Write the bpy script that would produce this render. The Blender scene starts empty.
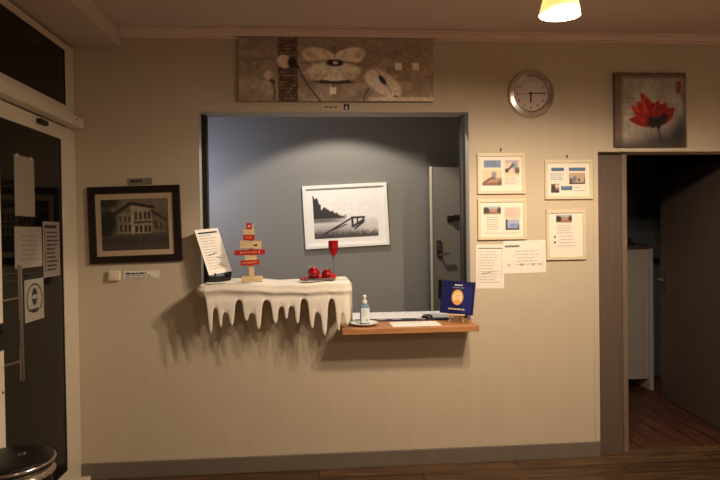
import bpy, bmesh, math, random
import numpy as np
from mathutils import Vector, Matrix, Euler
random.seed(7)
S = bpy.context.scene
COL = S.collection
PI = math.pi

# ------------------------------------------------------------------ camera
CAM = Vector((0, -3.7692, 1.5341)); YAW, PITCH, ROLL, FPX = .0762, -.0132, -.0142, 581.0
_fw = Vector((math.sin(YAW)*math.cos(PITCH), math.cos(YAW)*math.cos(PITCH), math.sin(PITCH)))
_r = Vector((math.cos(YAW), -math.sin(YAW), 0)); _u = _r.cross(_fw)
R2 = _r*math.cos(ROLL) + _u*math.sin(ROLL); U2 = -_r*math.sin(ROLL) + _u*math.cos(ROLL)
cd = bpy.data.cameras.new('camera'); cam = bpy.data.objects.new('camera', cd); COL.objects.link(cam)
cd.sensor_width = 36; cd.lens = FPX*36/720; cd.clip_start = .02
M = Matrix((R2, U2, -_fw)).transposed().to_4x4(); M.translation = CAM
cam.matrix_world = M; S.camera = cam
def _ray(px, py): return _fw + R2*((px-360)/FPX) + U2*((240-py)/FPX)
def onY(px, py, Y=0.0):            # measured point of the photo on a wall plane y = Y
    d = _ray(px, py); return CAM + d*((Y-CAM.y)/d.y)
def onX(px, py, X):
    d = _ray(px, py); return CAM + d*((X-CAM.x)/d.x)

# ------------------------------------------------------------------ materials
def lin(c):
    c = [x/255 for x in c]
    return [x/12.92 if x <= .04045 else ((x+.055)/1.055)**2.4 for x in c]
def mat(name, rgb, rough=.6, metal=0, spec=.5, var=0, scale=8, bump=0, bscale=60, stretch=(1,1,1), coat=0, emit=None, estr=0, trans=0):
    m = bpy.data.materials.new(name); m.use_nodes = True
    nt = m.node_tree; b = nt.nodes['Principled BSDF']
    c = lin(rgb)
    b.inputs['Base Color'].default_value = (*c, 1); b.inputs['Roughness'].default_value = rough
    b.inputs['Metallic'].default_value = metal; b.inputs['Specular IOR Level'].default_value = spec
    b.inputs['Coat Weight'].default_value = coat; b.inputs['Transmission Weight'].default_value = trans
    if emit: b.inputs['Emission Color'].default_value = (*lin(emit), 1); b.inputs['Emission Strength'].default_value = estr
    if var or bump:
        tc = nt.nodes.new('ShaderNodeTexCoord'); mp = nt.nodes.new('ShaderNodeMapping'); mp.inputs['Scale'].default_value = stretch
        nt.links.new(tc.outputs['Object'], mp.inputs[0])
    if var:
        n = nt.nodes.new('ShaderNodeTexNoise'); n.inputs['Scale'].default_value = scale; n.inputs['Detail'].default_value = 6
        nt.links.new(mp.outputs[0], n.inputs['Vector'])
        cr = nt.nodes.new('ShaderNodeValToRGB'); e = cr.color_ramp.elements
        e[0].position = .3; e[1].position = .7
        e[0].color = (*[x*(1-var) for x in c], 1); e[1].color = (*[min(1, x*(1+var)) for x in c], 1)
        nt.links.new(n.outputs['Fac'], cr.inputs[0]); nt.links.new(cr.outputs[0], b.inputs['Base Color'])
    if bump:
        n = nt.nodes.new('ShaderNodeTexNoise'); n.inputs['Scale'].default_value = bscale; n.inputs['Detail'].default_value = 4
        nt.links.new(mp.outputs[0], n.inputs['Vector'])
        bp = nt.nodes.new('ShaderNodeBump'); bp.inputs['Strength'].default_value = bump; bp.inputs['Distance'].default_value = .01
        nt.links.new(n.outputs['Fac'], bp.inputs['Height']); nt.links.new(bp.outputs[0], b.inputs['Normal'])
    return m
def plank_mat(name, c1, c2, mortar, width, height, rough=.4, swap=False):
    m = bpy.data.materials.new(name); m.use_nodes = True
    nt = m.node_tree; b = nt.nodes['Principled BSDF']; N = nt.nodes.new; L = nt.links.new
    tc = N('ShaderNodeTexCoord'); mp = N('ShaderNodeMapping')
    if swap: mp.inputs['Rotation'].default_value = (0, 0, PI/2)
    br = N('ShaderNodeTexBrick'); br.inputs['Scale'].default_value = 1
    br.inputs['Brick Width'].default_value = width; br.inputs['Row Height'].default_value = height
    br.inputs['Mortar Size'].default_value = .004; br.inputs['Mortar Smooth'].default_value = .2
    br.inputs['Color1'].default_value = (*lin(c1), 1); br.inputs['Color2'].default_value = (*lin(c2), 1); br.inputs['Mortar'].default_value = (*lin(mortar), 1)
    L(tc.outputs['Object'], mp.inputs[0]); L(mp.outputs[0], br.inputs['Vector'])
    mp2 = N('ShaderNodeMapping'); mp2.inputs['Scale'].default_value = (2, 26, 2) if not swap else (26, 2, 2)
    n = N('ShaderNodeTexNoise'); n.inputs['Scale'].default_value = 1.6; n.inputs['Detail'].default_value = 8; n.inputs['Distortion'].default_value = .6
    L(tc.outputs['Object'], mp2.inputs[0]); L(mp2.outputs[0], n.inputs['Vector'])
    cr = N('ShaderNodeValToRGB'); cr.color_ramp.elements[0].position = .3; cr.color_ramp.elements[1].position = .72
    cr.color_ramp.elements[0].color = (.35, .35, .35, 1); cr.color_ramp.elements[1].color = (1.35, 1.3, 1.25, 1)
    mx = N('ShaderNodeMix'); mx.data_type = 'RGBA'; mx.blend_type = 'MULTIPLY'; mx.inputs[0].default_value = 1
    L(n.outputs['Fac'], cr.inputs[0]); L(br.outputs['Color'], mx.inputs[6]); L(cr.outputs[0], mx.inputs[7]); L(mx.outputs[2], b.inputs['Base Color'])
    bp = N('ShaderNodeBump'); bp.inputs['Strength'].default_value = .25; bp.inputs['Distance'].default_value = .004
    L(br.outputs['Fac'], bp.inputs['Height']); bp.invert = True; L(bp.outputs[0], b.inputs['Normal'])
    b.inputs['Roughness'].default_value = rough
    return m
def glass_mat(name, tint, ior=1.5, tr=.9):
    m = bpy.data.materials.new(name); m.use_nodes = True
    nt = m.node_tree; N = nt.nodes.new; L = nt.links.new
    nt.nodes.remove(nt.nodes['Principled BSDF']); out = nt.nodes['Material Output']
    t = N('ShaderNodeBsdfTransparent'); t.inputs[0].default_value = (*[x*tr for x in tint], 1)
    g = N('ShaderNodeBsdfGlossy'); g.inputs['Roughness'].default_value = .02
    f = N('ShaderNodeFresnel'); f.inputs[0].default_value = ior
    mx = N('ShaderNodeMixShader'); L(f.outputs[0], mx.inputs[0]); L(t.outputs[0], mx.inputs[1]); L(g.outputs[0], mx.inputs[2]); L(mx.outputs[0], out.inputs[0])
    return m
def vcol_mat(name, rough=.55):
    m = bpy.data.materials.new(name); m.use_nodes = True; nt = m.node_tree; b = nt.nodes['Principled BSDF']
    a = nt.nodes.new('ShaderNodeAttribute'); a.attribute_name = 'Col'
    nt.links.new(a.outputs['Color'], b.inputs['Base Color']); b.inputs['Roughness'].default_value = rough
    return m
def shade_mat():
    m = bpy.data.materials.new('lamp_shade_fabric'); m.use_nodes = True
    nt = m.node_tree; N = nt.nodes.new; L = nt.links.new
    nt.nodes.remove(nt.nodes['Principled BSDF']); out = nt.nodes['Material Output']
    d = N('ShaderNodeBsdfDiffuse'); d.inputs[0].default_value = (.66, .57, .40, 1)
    t = N('ShaderNodeBsdfTranslucent'); t.inputs[0].default_value = (.88, .80, .54, 1)
    mx = N('ShaderNodeMixShader'); mx.inputs[0].default_value = .25
    L(d.outputs[0], mx.inputs[1]); L(t.outputs[0], mx.inputs[2]); L(mx.outputs[0], out.inputs[0])
    return m

W_BEIGE = mat('beige_wall_paint', (197, 180, 156), .75, spec=.25, var=.02, scale=3, bump=.07, bscale=14, stretch=(6, 6, .6))
W_OFFICE = mat('grey_office_paint', (130, 127, 122), .8, spec=.2, bump=.06, bscale=40)
W_CEIL = mat('ceiling_paint', (212, 190, 180), .85, spec=.2)
W_CROWN = mat('moulding_paint', (232, 206, 194), .7, spec=.3)
W_REVEAL = mat('reveal_paint', (172, 166, 156), .6)
W_BASE = mat('baseboard_brown', (112, 100, 88), .5, var=.06)
W_DARKWOOD = mat('brown_door_frame', (94, 78, 67), .5, var=.1, scale=5, stretch=(8, 8, .5))
LEAFWOOD = mat('dark_door_leaf', (82, 68, 59), .55, var=.1, scale=5, stretch=(8, 8, .5))
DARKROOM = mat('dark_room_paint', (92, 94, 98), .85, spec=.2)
FLOOR = plank_mat('wood_plank_floor', (104, 78, 54), (78, 56, 38), (30, 20, 14), 1.3, .14, .42)
TILE = plank_mat('red_tile_floor', (100, 60, 44), (84, 50, 38), (8, 5, 4), .9, .15, .5, swap=True)
FRAME_W = mat('cream_frame_coating', (212, 198, 176), .4)
SEAL = mat('black_rubber', (14, 13, 12), .6)
BLACK = mat('black_plastic', (16, 15, 15), .4)
BLACKTRACK = mat('black_track_metal', (12, 11, 10), .5)
HANDLEM = mat('worn_chrome', (150, 144, 138), .22, 1)
CHROME = mat('chrome', (205, 200, 195), .18, 1)
STEEL = mat('brushed_steel', (196, 190, 184), .24, 1)
DARKSTEEL = mat('dark_steel', (84, 80, 76), .28, 1)
GLASS = glass_mat('door_glass', (.80, .80, .76))
CLEAR = glass_mat('clear_glass', (1, 1, 1), 1.35, .97)
REDGLASS = mat('red_glass', (176, 18, 24), .08, spec=.6, trans=.35)
PAPER = mat('white_paper', (236, 226, 212), .7)
PAPER_D = mat('door_paper', (142, 131, 115), .7)
INK = mat('grey_ink', (128, 116, 108), .8); INK_L = mat('light_grey_ink', (176, 164, 154), .8); INK_D = mat('black_ink', (26, 22, 22), .8)
BLUE = mat('blue_print', (70, 104, 140), .7); BLUE_L = mat('pale_blue_print', (132, 148, 172), .7); PINKISH = mat('pale_pink_print', (226, 190, 172), .7)
GOLD = mat('gold_ink', (226, 178, 90), .5); WHITEINK = mat('white_ink', (235, 228, 220), .6); GREEN = mat('green_print', (150, 190, 130), .6)
DARKFRAME = mat('dark_mahogany_frame', (27, 15, 11), .35, var=.25, scale=6)
WHITEFRAME = mat('white_lacquer_frame', (236, 232, 226), .45)
CREAMFRAME = mat('cream_wood_frame', (214, 198, 166), .5, var=.04)
MOUNT = mat('mount_board', (236, 222, 204), .8); MOUNT_A = mat('aged_mount_board', (182, 158, 130), .8)
PRINT = vcol_mat('printed_picture'); CANVAS = vcol_mat('painted_canvas', .7)
OAK = mat('oiled_oak', (176, 120, 74), .42, var=.16, scale=4, stretch=(1.2, 14, 14))
PINE = mat('raw_pine', (206, 178, 134), .65, var=.14, scale=6, stretch=(2, 2, 14))
REDPAINT = mat('red_painted_wood', (182, 20, 28), .5, var=.08)
SNOW = mat('white_felt', (232, 222, 208), .95, spec=.1, bump=.2, bscale=60)
LEDGE = mat('beige_laminate', (190, 172, 146), .5)
BAUBLE = mat('red_shiny_bauble', (146, 4, 14), .12, spec=.7, coat=.6)
BERRY = mat('red_matte_berry', (186, 20, 34), .4)
SILVER = mat('silver_tray_metal', (170, 160, 150), .3, .9)
PORCELAIN = mat('white_porcelain', (232, 228, 220), .2, coat=.3)
GEL = mat('clear_blue_gel', (150, 176, 206), .12, trans=.45)
LABEL = mat('bottle_label', (222, 232, 232), .5)
NAVY = mat('navy_print', (18, 22, 78), .35); NAVY_D = mat('dark_navy_print', (30, 30, 62), .5)
GREYDOOR = mat('grey_painted_door', (150, 142, 132), .5); DOOREDGE = mat('cream_door_edge', (232, 218, 190), .5)
CABWHITE = mat('white_cabinet', (160, 151, 142), .5); CABTOP = mat('dark_cabinet_top', (70, 58, 50), .4)
TAGGREY = mat('grey_plaque', (128, 116, 100), .5); PLASTIC_W = mat('white_plastic', (226, 210, 184), .45)
BINBLACK = mat('glossy_black_lid', (12, 11, 10), .38, spec=.35)
ASPHALT = mat('dark_paving', (50, 48, 46), .9, var=.2, scale=20)
CLOCKFACE = mat('clock_face', (206, 186, 172), .5); HANDBLK = mat('clock_hand', (22, 18, 18), .4); HANDRED = mat('second_hand', (120, 60, 50), .4)
SHADE = shade_mat()
BULB = mat('lit_bulb', (255, 240, 210), .5, emit=(255, 214, 150), estr=14)

# ------------------------------------------------------------------ mesh helpers
def box(bm, x0, x1, y0, y1, z0, z1, mx=None):
    v = [bm.verts.new(p) for p in ((x0,y0,z0),(x1,y0,z0),(x1,y1,z0),(x0,y1,z0),(x0,y0,z1),(x1,y0,z1),(x1,y1,z1),(x0,y1,z1))]
    if mx: 
        for q in v: q.co = mx @ q.co
    for f in ((3,2,1,0),(4,5,6,7),(0,1,5,4),(1,2,6,5),(2,3,7,6),(3,0,4,7)): bm.faces.new([v[i] for i in f])
    return v
def quad(bm, x0, x1, z0, z1, y=0.0):
    bm.faces.new([bm.verts.new(p) for p in ((x0,y,z0),(x1,y,z0),(x1,y,z1),(x0,y,z1))])
def poly(bm, pts, y0, y1):          # extruded outline in the x-z plane
    a = [bm.verts.new((x, y0, z)) for x, z in pts]; b = [bm.verts.new((x, y1, z)) for x, z in pts]
    bm.faces.new(a); bm.faces.new(b[::-1]); n = len(pts)
    for i in range(n): bm.faces.new((a[i], b[i], b[(i+1) % n], a[(i+1) % n]))
def lathe(bm, prof, seg=40, c=(0,0,0), mx=None, close=True):
    rings = []
    for r, z in prof:
        if r < 1e-6: rings.append([bm.verts.new((0, 0, z))])
        else: rings.append([bm.verts.new((r*math.cos(2*PI*i/seg), r*math.sin(2*PI*i/seg), z)) for i in range(seg)])
    for a, b in zip(rings, rings[1:]):
        for i in range(seg):
            j = (i+1) % seg
            if len(a) == 1 and len(b) == 1: continue
            if len(a) == 1: bm.faces.new((a[0], b[j], b[i]))
            elif len(b) == 1: bm.faces.new((a[i], a[j], b[0]))
            else: bm.faces.new((a[i], a[j], b[j], b[i]))
    for v in [v for g in rings for v in g]:
        if mx: v.co = mx @ v.co
        v.co += Vector(c)
def tube(bm, p, q, r, seg=14, r2=None):
    p, q = Vector(p), Vector(q); d = q-p; L = d.length
    mx = Matrix.Translation(p) @ d.to_track_quat('Z', 'Y').to_matrix().to_4x4()
    r2 = r if r2 is None else r2
    lathe(bm, [(0, 0), (r, 0), (r2, L), (0, L)], seg, mx=mx)
def ball(bm, c, r, seg=24, sz=1):
    n = seg//2
    lathe(bm, [(r*math.sin(PI*i/n), -r*sz*math.cos(PI*i/n)) for i in range(n+1)], seg, c)
def obj(name, bm, m, parent=None, bevel=0, smooth=False, world=False, seg=2):
    bmesh.ops.recalc_face_normals(bm, faces=bm.faces[:])
    me = bpy.data.meshes.new(name)
    if world and parent: bmesh.ops.translate(bm, verts=bm.verts[:], vec=-(parent_loc(parent)))
    bm.to_mesh(me); bm.free()
    o = bpy.data.objects.new(name, me); COL.objects.link(o)
    if m: me.materials.append(m)
    if parent: o.parent = parent
    if smooth:
        for p in me.polygons: p.use_smooth = True
        if smooth == 'auto': me.set_sharp_from_angle(angle=math.radians(40))
    if bevel:
        b = o.modifiers.new('bevel', 'BEVEL'); b.width = bevel; b.segments = seg; b.limit_method = 'ANGLE'
    return o
def parent_loc(o):
    v = Vector(o.location)
    while o.parent: o = o.parent; v += Vector(o.location)
    return v
def NB(): return bmesh.new()
def thing(name, label, cat, loc=(0,0,0), rot=(0,0,0), group=None):
    o = bpy.data.objects.new(name, None); COL.objects.link(o); o.empty_display_size = .05
    o.location = loc; o.rotation_euler = rot; o['label'] = label; o['category'] = cat
    if group: o['group'] = group
    return o
def tag(o, label, cat, group=None):
    o['label'] = label; o['category'] = cat
    if group: o['group'] = group
    return o
def struct(name, bm, m, bevel=0, parent=None):
    o = obj(name, bm, m, parent, bevel)
    if not parent: o['kind'] = 'structure'
    return o
def sroot(name, loc=(0,0,0)):
    o = bpy.data.objects.new(name, None); COL.objects.link(o); o.location = loc; o['kind'] = 'structure'; return o
def part(name, m, parent, fn, bevel=0, smooth=False, label=None):
    bm = NB(); fn(bm); o = obj(name, bm, m, parent, bevel, smooth)
    if label: o['label'] = label
    return o
def wbox(name, m, parent, b, bevel=0, label=None):     # a box part given in world coordinates
    bm = NB(); box(bm, *b); o = obj(name, bm, m, parent, bevel, world=True)
    if label: o['label'] = label
    return o
def picture(name, parent, x0, x1, z0, z1, y, nx, ny, fn, m=PRINT, label=None):
    """a flat print: a fine grid whose vertex colours hold the picture; fn(u, v) -> rgb 0..255, v up"""
    xs = np.linspace(x0, x1, nx); zs = np.linspace(z0, z1, ny)
    X, Z = np.meshgrid(xs, zs); Uu, Vv = np.meshgrid(np.linspace(0, 1, nx), np.linspace(0, 1, ny))
    co = np.stack([X, np.full_like(X, y), Z], -1).reshape(-1, 3)
    i = np.arange(nx*ny).reshape(ny, nx)
    f = np.stack([i[:-1, :-1], i[:-1, 1:], i[1:, 1:], i[1:, :-1]], -1).reshape(-1, 4)
    me = bpy.data.meshes.new(name); me.from_pydata(co.tolist(), [], f.tolist())
    c = np.clip(fn(Uu, Vv), 0, 255)/255; c = np.where(c <= .04045, c/12.92, ((c+.055)/1.055)**2.4)
    a = me.color_attributes.new('Col', 'FLOAT_COLOR', 'POINT')
    a.data.foreach_set('color', np.concatenate([c, np.ones((*c.shape[:2], 1))], -1).reshape(-1).astype(np.float32))
    me.materials.append(m)
    o = bpy.data.objects.new(name, me); COL.objects.link(o)
    if parent: o.parent = parent
    if label: o['label'] = label
    return o
def rgbmix(base, *layers):
    out = np.broadcast_to(np.array(base, float), layers[0][0].shape + (3,)).copy()
    for mask, c in layers:
        mk = np.clip(mask, 0, 1)[..., None]; out = out*(1-mk) + np.array(c, float)*mk
    return out
def sm(x, a, b):
    t = np.clip((x-a)/(b-a), 0, 1); return t*t*(3-2*t)
_rng = np.random.RandomState(3)
def noise(u, v, f, fy=None, seed=0):
    fy = f if fy is None else fy
    g = np.random.RandomState(seed).rand(int(fy)+3, int(f)+3)
    x = u*f; y = v*fy; i = x.astype(int); j = y.astype(int); a = x-i; b = y-j; a = a*a*(3-2*a); b = b*b*(3-2*b)
    return (g[j, i]*(1-a)+g[j, i+1]*a)*(1-b) + (g[j+1, i]*(1-a)+g[j+1, i+1]*a)*b
def ell(u, v, cx, cy, rx, ry, rot=0, soft=.15):
    c, s = math.cos(rot), math.sin(rot); x = (u-cx); y = (v-cy)
    d = np.sqrt(((x*c+y*s)/rx)**2 + ((-x*s+y*c)/ry)**2); return 1-sm(d, 1-soft, 1+soft)
def seg(u, v, pts, w):
    best = np.full_like(u, 9.)
    for (ax, ay), (bx, by) in zip(pts, pts[1:]):
        dx, dy = bx-ax, by-ay; t = np.clip(((u-ax)*dx+(v-ay)*dy)/(dx*dx+dy*dy), 0, 1)
        best = np.minimum(best, np.hypot(u-ax-t*dx, v-ay-t*dy))
    return 1-sm(best, w*.6, w*1.4)
def rect(u, v, x0, x1, y0, y1, s=.01):
    return sm(u, x0-s, x0+s)*(1-sm(u, x1-s, x1+s))*sm(v, y0-s, y0+s)*(1-sm(v, y1-s, y1+s))
def textrows(bm, x0, x1, z1, n, step, h, y, rnd, fill=.9, center=False, ww=(.012, .035)):
    """rows of small word strokes, as unreadable in the photo as here"""
    for k in range(n):
        z = z1 - k*step; w = (x1-x0)*rnd.uniform(fill*.6, fill); a = x0 + ((x1-x0-w)/2 if center else 0); e = a+w
        while a < e-.004:
            b = min(e, a+rnd.uniform(*ww)); quad(bm, a, b, z-h, z, y); a = b+rnd.uniform(.003, .006)
def text_mesh(bm, s, size, x, z, y, align='CENTER'):
    cu = bpy.data.curves.new('t', 'FONT'); cu.body = s; cu.size = size; cu.align_x = align; cu.align_y = 'CENTER'; cu.resolution_u = 3
    o = bpy.data.objects.new('t', cu); COL.objects.link(o)
    bpy.context.view_layer.update()
    me = o.evaluated_get(bpy.context.evaluated_depsgraph_get()).to_mesh()
    t = bmesh.new(); t.from_mesh(me)
    vs = [bm.verts.new((x+v.co.x, y, z+v.co.y)) for v in t.verts]; t.verts.ensure_lookup_table()
    for f in t.faces:
        try: bm.faces.new([vs[v.index] for v in f.verts])
        except ValueError: pass
    t.free(); o.evaluated_get(bpy.context.evaluated_depsgraph_get()).to_mesh_clear()
    bpy.data.objects.remove(o); bpy.data.curves.remove(cu)

# ------------------------------------------------------------------ the setting
CEIL, LX, RX, RY = 2.83, -1.49, 3.6, -5.4
HX0, HX1, HZ1 = -.735, 1.018, 2.318            # the hatch
SILL_L, SILL_R, SPLIT = 1.20, .905, .232
DX0, DX1, DZ = 1.893, 3.0, 2.05               # the doorway
WT = .16                                        # wall thickness
def grid_wall(xs, zs, solid, y0, y1):
    bm = NB(); V = {}
    def v(i, y, j):
        k = (i, y, j)
        if k not in V: V[k] = bm.verts.new((xs[i], y, zs[j]))
        return V[k]
    nx, nz = len(xs)-1, len(zs)-1
    sol = lambda i, j: 0 <= i < nx and 0 <= j < nz and solid((xs[i]+xs[i+1])/2, (zs[j]+zs[j+1])/2)
    for i in range(nx):
        for j in range(nz):
            if not sol(i, j): continue
            bm.faces.new((v(i,y0,j), v(i+1,y0,j), v(i+1,y0,j+1), v(i,y0,j+1)))
            bm.faces.new((v(i,y1,j+1), v(i+1,y1,j+1), v(i+1,y1,j), v(i,y1,j)))
            if not sol(i-1, j): bm.faces.new((v(i,y0,j), v(i,y0,j+1), v(i,y1,j+1), v(i,y1,j)))
            if not sol(i+1, j): bm.faces.new((v(i+1,y0,j+1), v(i+1,y0,j), v(i+1,y1,j), v(i+1,y1,j+1)))
            if not sol(i, j-1): bm.faces.new((v(i,y0,j), v(i,y1,j), v(i+1,y1,j), v(i+1,y0,j)))
            if not sol(i, j+1): bm.faces.new((v(i,y0,j+1), v(i+1,y0,j+1), v(i+1,y1,j+1), v(i,y1,j+1)))
    return bm
def solid(x, z):
    if HX0 < x < HX1 and z < HZ1 and z > (SILL_L if x < SPLIT else SILL_R): return False
    if DX0 < x < DX1 and z < DZ: return False
    return True
struct('wall_back', grid_wall([LX-.12, HX0, SPLIT, HX1, DX0, DX1, RX+.1], [0, SILL_R, SILL_L, DZ, HZ1, CEIL+.1], solid, 0, WT), W_BEIGE)
bm = NB(); box(bm, LX-.3, RX+.1, RY-.1, .1, -.08, 0); struct('floor', bm, FLOOR)
bm = NB(); box(bm, LX-.12, RX+.1, RY-.1, 0, CEIL, CEIL+.1); struct('ceiling', bm, W_CEIL)
bm = NB(); box(bm, RX, RX+.1, RY, 0, 0, CEIL); struct('wall_right', bm, W_BEIGE)
bm = NB(); box(bm, LX-.12, RX+.1, RY-.1, RY, 0, CEIL); struct('wall_front', bm, W_BEIGE)
bm = NB(); box(bm, LX-.12, LX, RY, -2.35, 0, CEIL); struct('wall_left', bm, W_BEIGE)
# dropped boxing along the glazed wall, cornice and skirting
bm = NB(); box(bm, LX-.12, -1.204, RY, 0, 2.72, CEIL); struct('trim_1', bm, W_CEIL, .004)
bm = NB()
poly(bm, [(-1.204, 2.775), (RX, 2.775), (RX, 2.785), (-1.204, 2.785)], -.018, 0)
poly(bm, [(-1.204, 2.785), (RX, 2.785), (RX, 2.82), (-1.204, 2.82)], -.035, 0)
poly(bm, [(-1.204, 2.82), (RX, 2.82), (RX, CEIL), (-1.204, CEIL)], -.055, 0)
struct('trim_2', bm, W_CROWN, .004)
bm = NB(); box(bm, LX+.001, DX0-.004, -.016, 0, 0, .103); struct('baseboard_back', bm, W_BASE, .004)
# narrow flat casing round the doorway, wall coloured
bm = NB(); box(bm, DX0-.034, DX0, -.006, 0, .103, DZ+.032); box(bm, DX0, DX1+.034, -.006, 0, DZ, DZ+.032); struct('trim_3', bm, W_BEIGE, .002)
# hatch lining and the black shutter tracks
bm = NB(); box(bm, HX0, HX0+.004, .001, WT, SILL_L, HZ1); box(bm, HX1-.004, HX1, .001, WT, SILL_R, HZ1); box(bm, HX0+.004, HX1-.004, .001, WT, HZ1-.004, HZ1)
struct('trim_4', bm, W_REVEAL)
bm = NB(); box(bm, HX0+.004, HX0+.036, .09, .15, SILL_L, HZ1-.004); box(bm, HX1-.03, HX1-.004, .10, .155, .95, HZ1-.004); struct('trim_5', bm, BLACKTRACK)

# ---- the office behind the hatch
OY = 1.3
bm = NB(); box(bm, -2.3, 2.0, OY, OY+.1, 0, CEIL); struct('wall_office_back', bm, W_OFFICE)
bm = NB(); box(bm, -2.4, -2.3, WT, OY+.1, 0, CEIL); struct('wall_office_left', bm, W_OFFICE)
bm = NB(); box(bm, 1.78, 1.86, WT, OY, 0, CEIL); struct('wall_office_right', bm, W_OFFICE)
bm = NB(); box(bm, -2.4, 1.86, WT, OY, -.08, 0); struct('floor_office', bm, FLOOR)
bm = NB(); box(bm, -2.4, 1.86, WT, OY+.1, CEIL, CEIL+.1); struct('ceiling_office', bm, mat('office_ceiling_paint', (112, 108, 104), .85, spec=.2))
d = sroot('door_2', (1.0, 1.16, 0))
wbox('door_leaf', GREYDOOR, d, (1.004, 1.76, 1.16, 1.2, .01, 2.085), .003)
wbox('door_edge', DOOREDGE, d, (.99, 1.004, 1.155, 1.205, .01, 2.09), .002, 'cream painted door edge')
wbox('lock_plate', DARKSTEEL, d, (1.036, 1.075, 1.145, 1.16, 1.31, 1.455), .006)
bm = NB()
for i in range(4):
    for j in range(2): box(bm, 1.043+.014*j, 1.053+.014*j, 1.141, 1.146, 1.375+.018*i, 1.386+.018*i)
k = obj('keypad', bm, STEEL, d, .001, world=True)
bm = NB(); tube(bm, (1.056, 1.145, 1.335), (1.056, 1.11, 1.335), .01); tube(bm, (1.05, 1.112, 1.334), (1.135, 1.112, 1.346), .009); obj('door_handle', bm, STEEL, d, smooth='auto', world=True)
bm = NB(); box(bm, 1.13, 1.185, 1.145, 1.16, 1.61, 1.665); tube(bm, (1.16, 1.145, 1.637), (1.16, 1.12, 1.637), .02); box(bm, 1.185, 1.245, 1.13, 1.16, 1.625, 1.672); obj('deadbolt', bm, DARKSTEEL, d, .003, world=True)
bm = NB(); tube(bm, (1.06, 1.15, 1.07), (1.06, 1.12, 1.07), .012); box(bm, 1.045, 1.075, 1.15, 1.16, .96, 1.12); obj('lower_lock', bm, DARKSTEEL, d, .003, world=True)

# ---- the dark room behind the doorway
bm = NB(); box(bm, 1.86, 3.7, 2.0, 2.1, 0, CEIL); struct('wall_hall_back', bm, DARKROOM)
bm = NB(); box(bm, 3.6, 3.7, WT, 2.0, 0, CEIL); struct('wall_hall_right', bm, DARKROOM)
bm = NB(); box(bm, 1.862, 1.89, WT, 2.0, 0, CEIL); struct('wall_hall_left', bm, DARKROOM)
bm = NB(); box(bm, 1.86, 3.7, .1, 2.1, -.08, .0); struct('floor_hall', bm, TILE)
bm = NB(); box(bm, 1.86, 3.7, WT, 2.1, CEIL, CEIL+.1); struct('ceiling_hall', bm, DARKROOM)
# flush brown side panel and its stop strip, head of the frame
bm = NB(); box(bm, DX0+.002, 2.085, .055, .10, 0, DZ-.002); struct('trim_6', bm, W_DARKWOOD)
bm = NB(); box(bm, 2.085, 2.118, .04, .14, 0, DZ-.002); struct('trim_7', bm, mat('door_stop_strip', (116, 97, 82), .5), .003)
d = sroot('door_3', (3.0, .2, 0))
ang = math.atan2(1.266-.2, 3.106-2.985)
mx = Matrix.Translation((2.99, .2, 0)) @ Matrix.Rotation(ang, 4, 'Z')
bm = NB(); box(bm, 0, 1.075, -.04, 0, .008, 2.035, mx); obj('door_leaf', bm, LEAFWOOD, d, .003, world=True)
bm = NB(); box(bm, .985, 1.02, 0, .008, .955, 1.14, mx); obj('handle_plate', bm, DARKSTEEL, d, .003, world=True)
bm = NB(); tube(bm, mx @ Vector((1.003, .0, 1.08)), mx @ Vector((1.003, .05, 1.08)), .009); tube(bm, mx @ Vector((1.01, .05, 1.08)), mx @ Vector((.89, .05, 1.075)), .009); obj('door_handle', bm, STEEL, d, smooth='auto', world=True)

# ---- glazed entrance on the left
FX0, FX1 = LX-.06, LX
d = sroot('door_1', (LX, -.55, 0))
def fbox(name, b, m=FRAME_W, bev=.004): return wbox(name, m, d, b, bev)
bm = NB(); box(bm, FX0, FX1, -.125, -.001, 0, 2.7); obj('door_post', bm, FRAME_W, d, .004, world=True)
bm = NB(); box(bm, FX0, FX1, -1.06, -.99, 0, 2.2); obj('door_post', bm, FRAME_W, d, .004, world=True)
bm = NB()
box(bm, FX0+.012, FX1+.004, -.207, -.13, .02, 2.19); box(bm, FX0+.012, FX1+.004, -.98, -.89, .02, 2.19)
box(bm, FX0+.012, FX1+.004, -.89, -.207, 2.108, 2.19); box(bm, FX0+.012, FX1+.004, -.89, -.207, .02, .142)
obj('door_leaf_frame', bm, FRAME_W, d, .003, world=True)
bm = NB()
for y0, y1, z0, z1 in ((-.212, -.207, .142, 2.108), (-.89, -.885, .142, 2.108), (-.885, -.212, 2.103, 2.108), (-.885, -.212, .142, .147)): box(bm, FX0+.02, FX1-.002, y0, y1, z0, z1)
box(bm, FX0+.015, FX1-.012, -.13, -.125, .02, 2.19); box(bm, FX0+.015, FX1-.012, -.98, -.125, 2.19, 2.2)
obj('glazing_seal', bm, SEAL, d, world=True)
wbox('door_glass', GLASS, d, (FX1-.014, FX1-.006, -.885, -.212, .147, 2.103))
wbox('transom_rail', FRAME_W, d, (FX0, FX1, -2.35, -.125, 2.2, 2.325), .004)
bm = NB(); box(bm, FX1, LX+.072, -2.3, -.045, 2.196, 2.258); obj('header_rail', bm, FRAME_W, d, .006, world=True)
bm = NB(); tube(bm, (LX+.072, -.155, 2.235), (LX+.075, -.155, 2.235), .006); obj('rail_screw', bm, SEAL, d, world=True)
wbox('door_sensor', BLACK, d, (LX+.004, LX+.03, -.52, -.43, 2.145, 2.172), .003)
wbox('sill_strip', FRAME_W, d, (LX-.06, LX+.02, -1.06, -.01, 0, .02), .003)
wbox('floor_stop', FRAME_W, d, (LX+.004, LX+.06, -.06, -.018, 0, .03), .006)
bm = NB(); tube(bm, (-1.42, -.862, .845), (-1.42, -.862, 1.40), .0105, 20); obj('pull_handle', bm, HANDLEM, d, smooth='auto', world=True)
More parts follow.
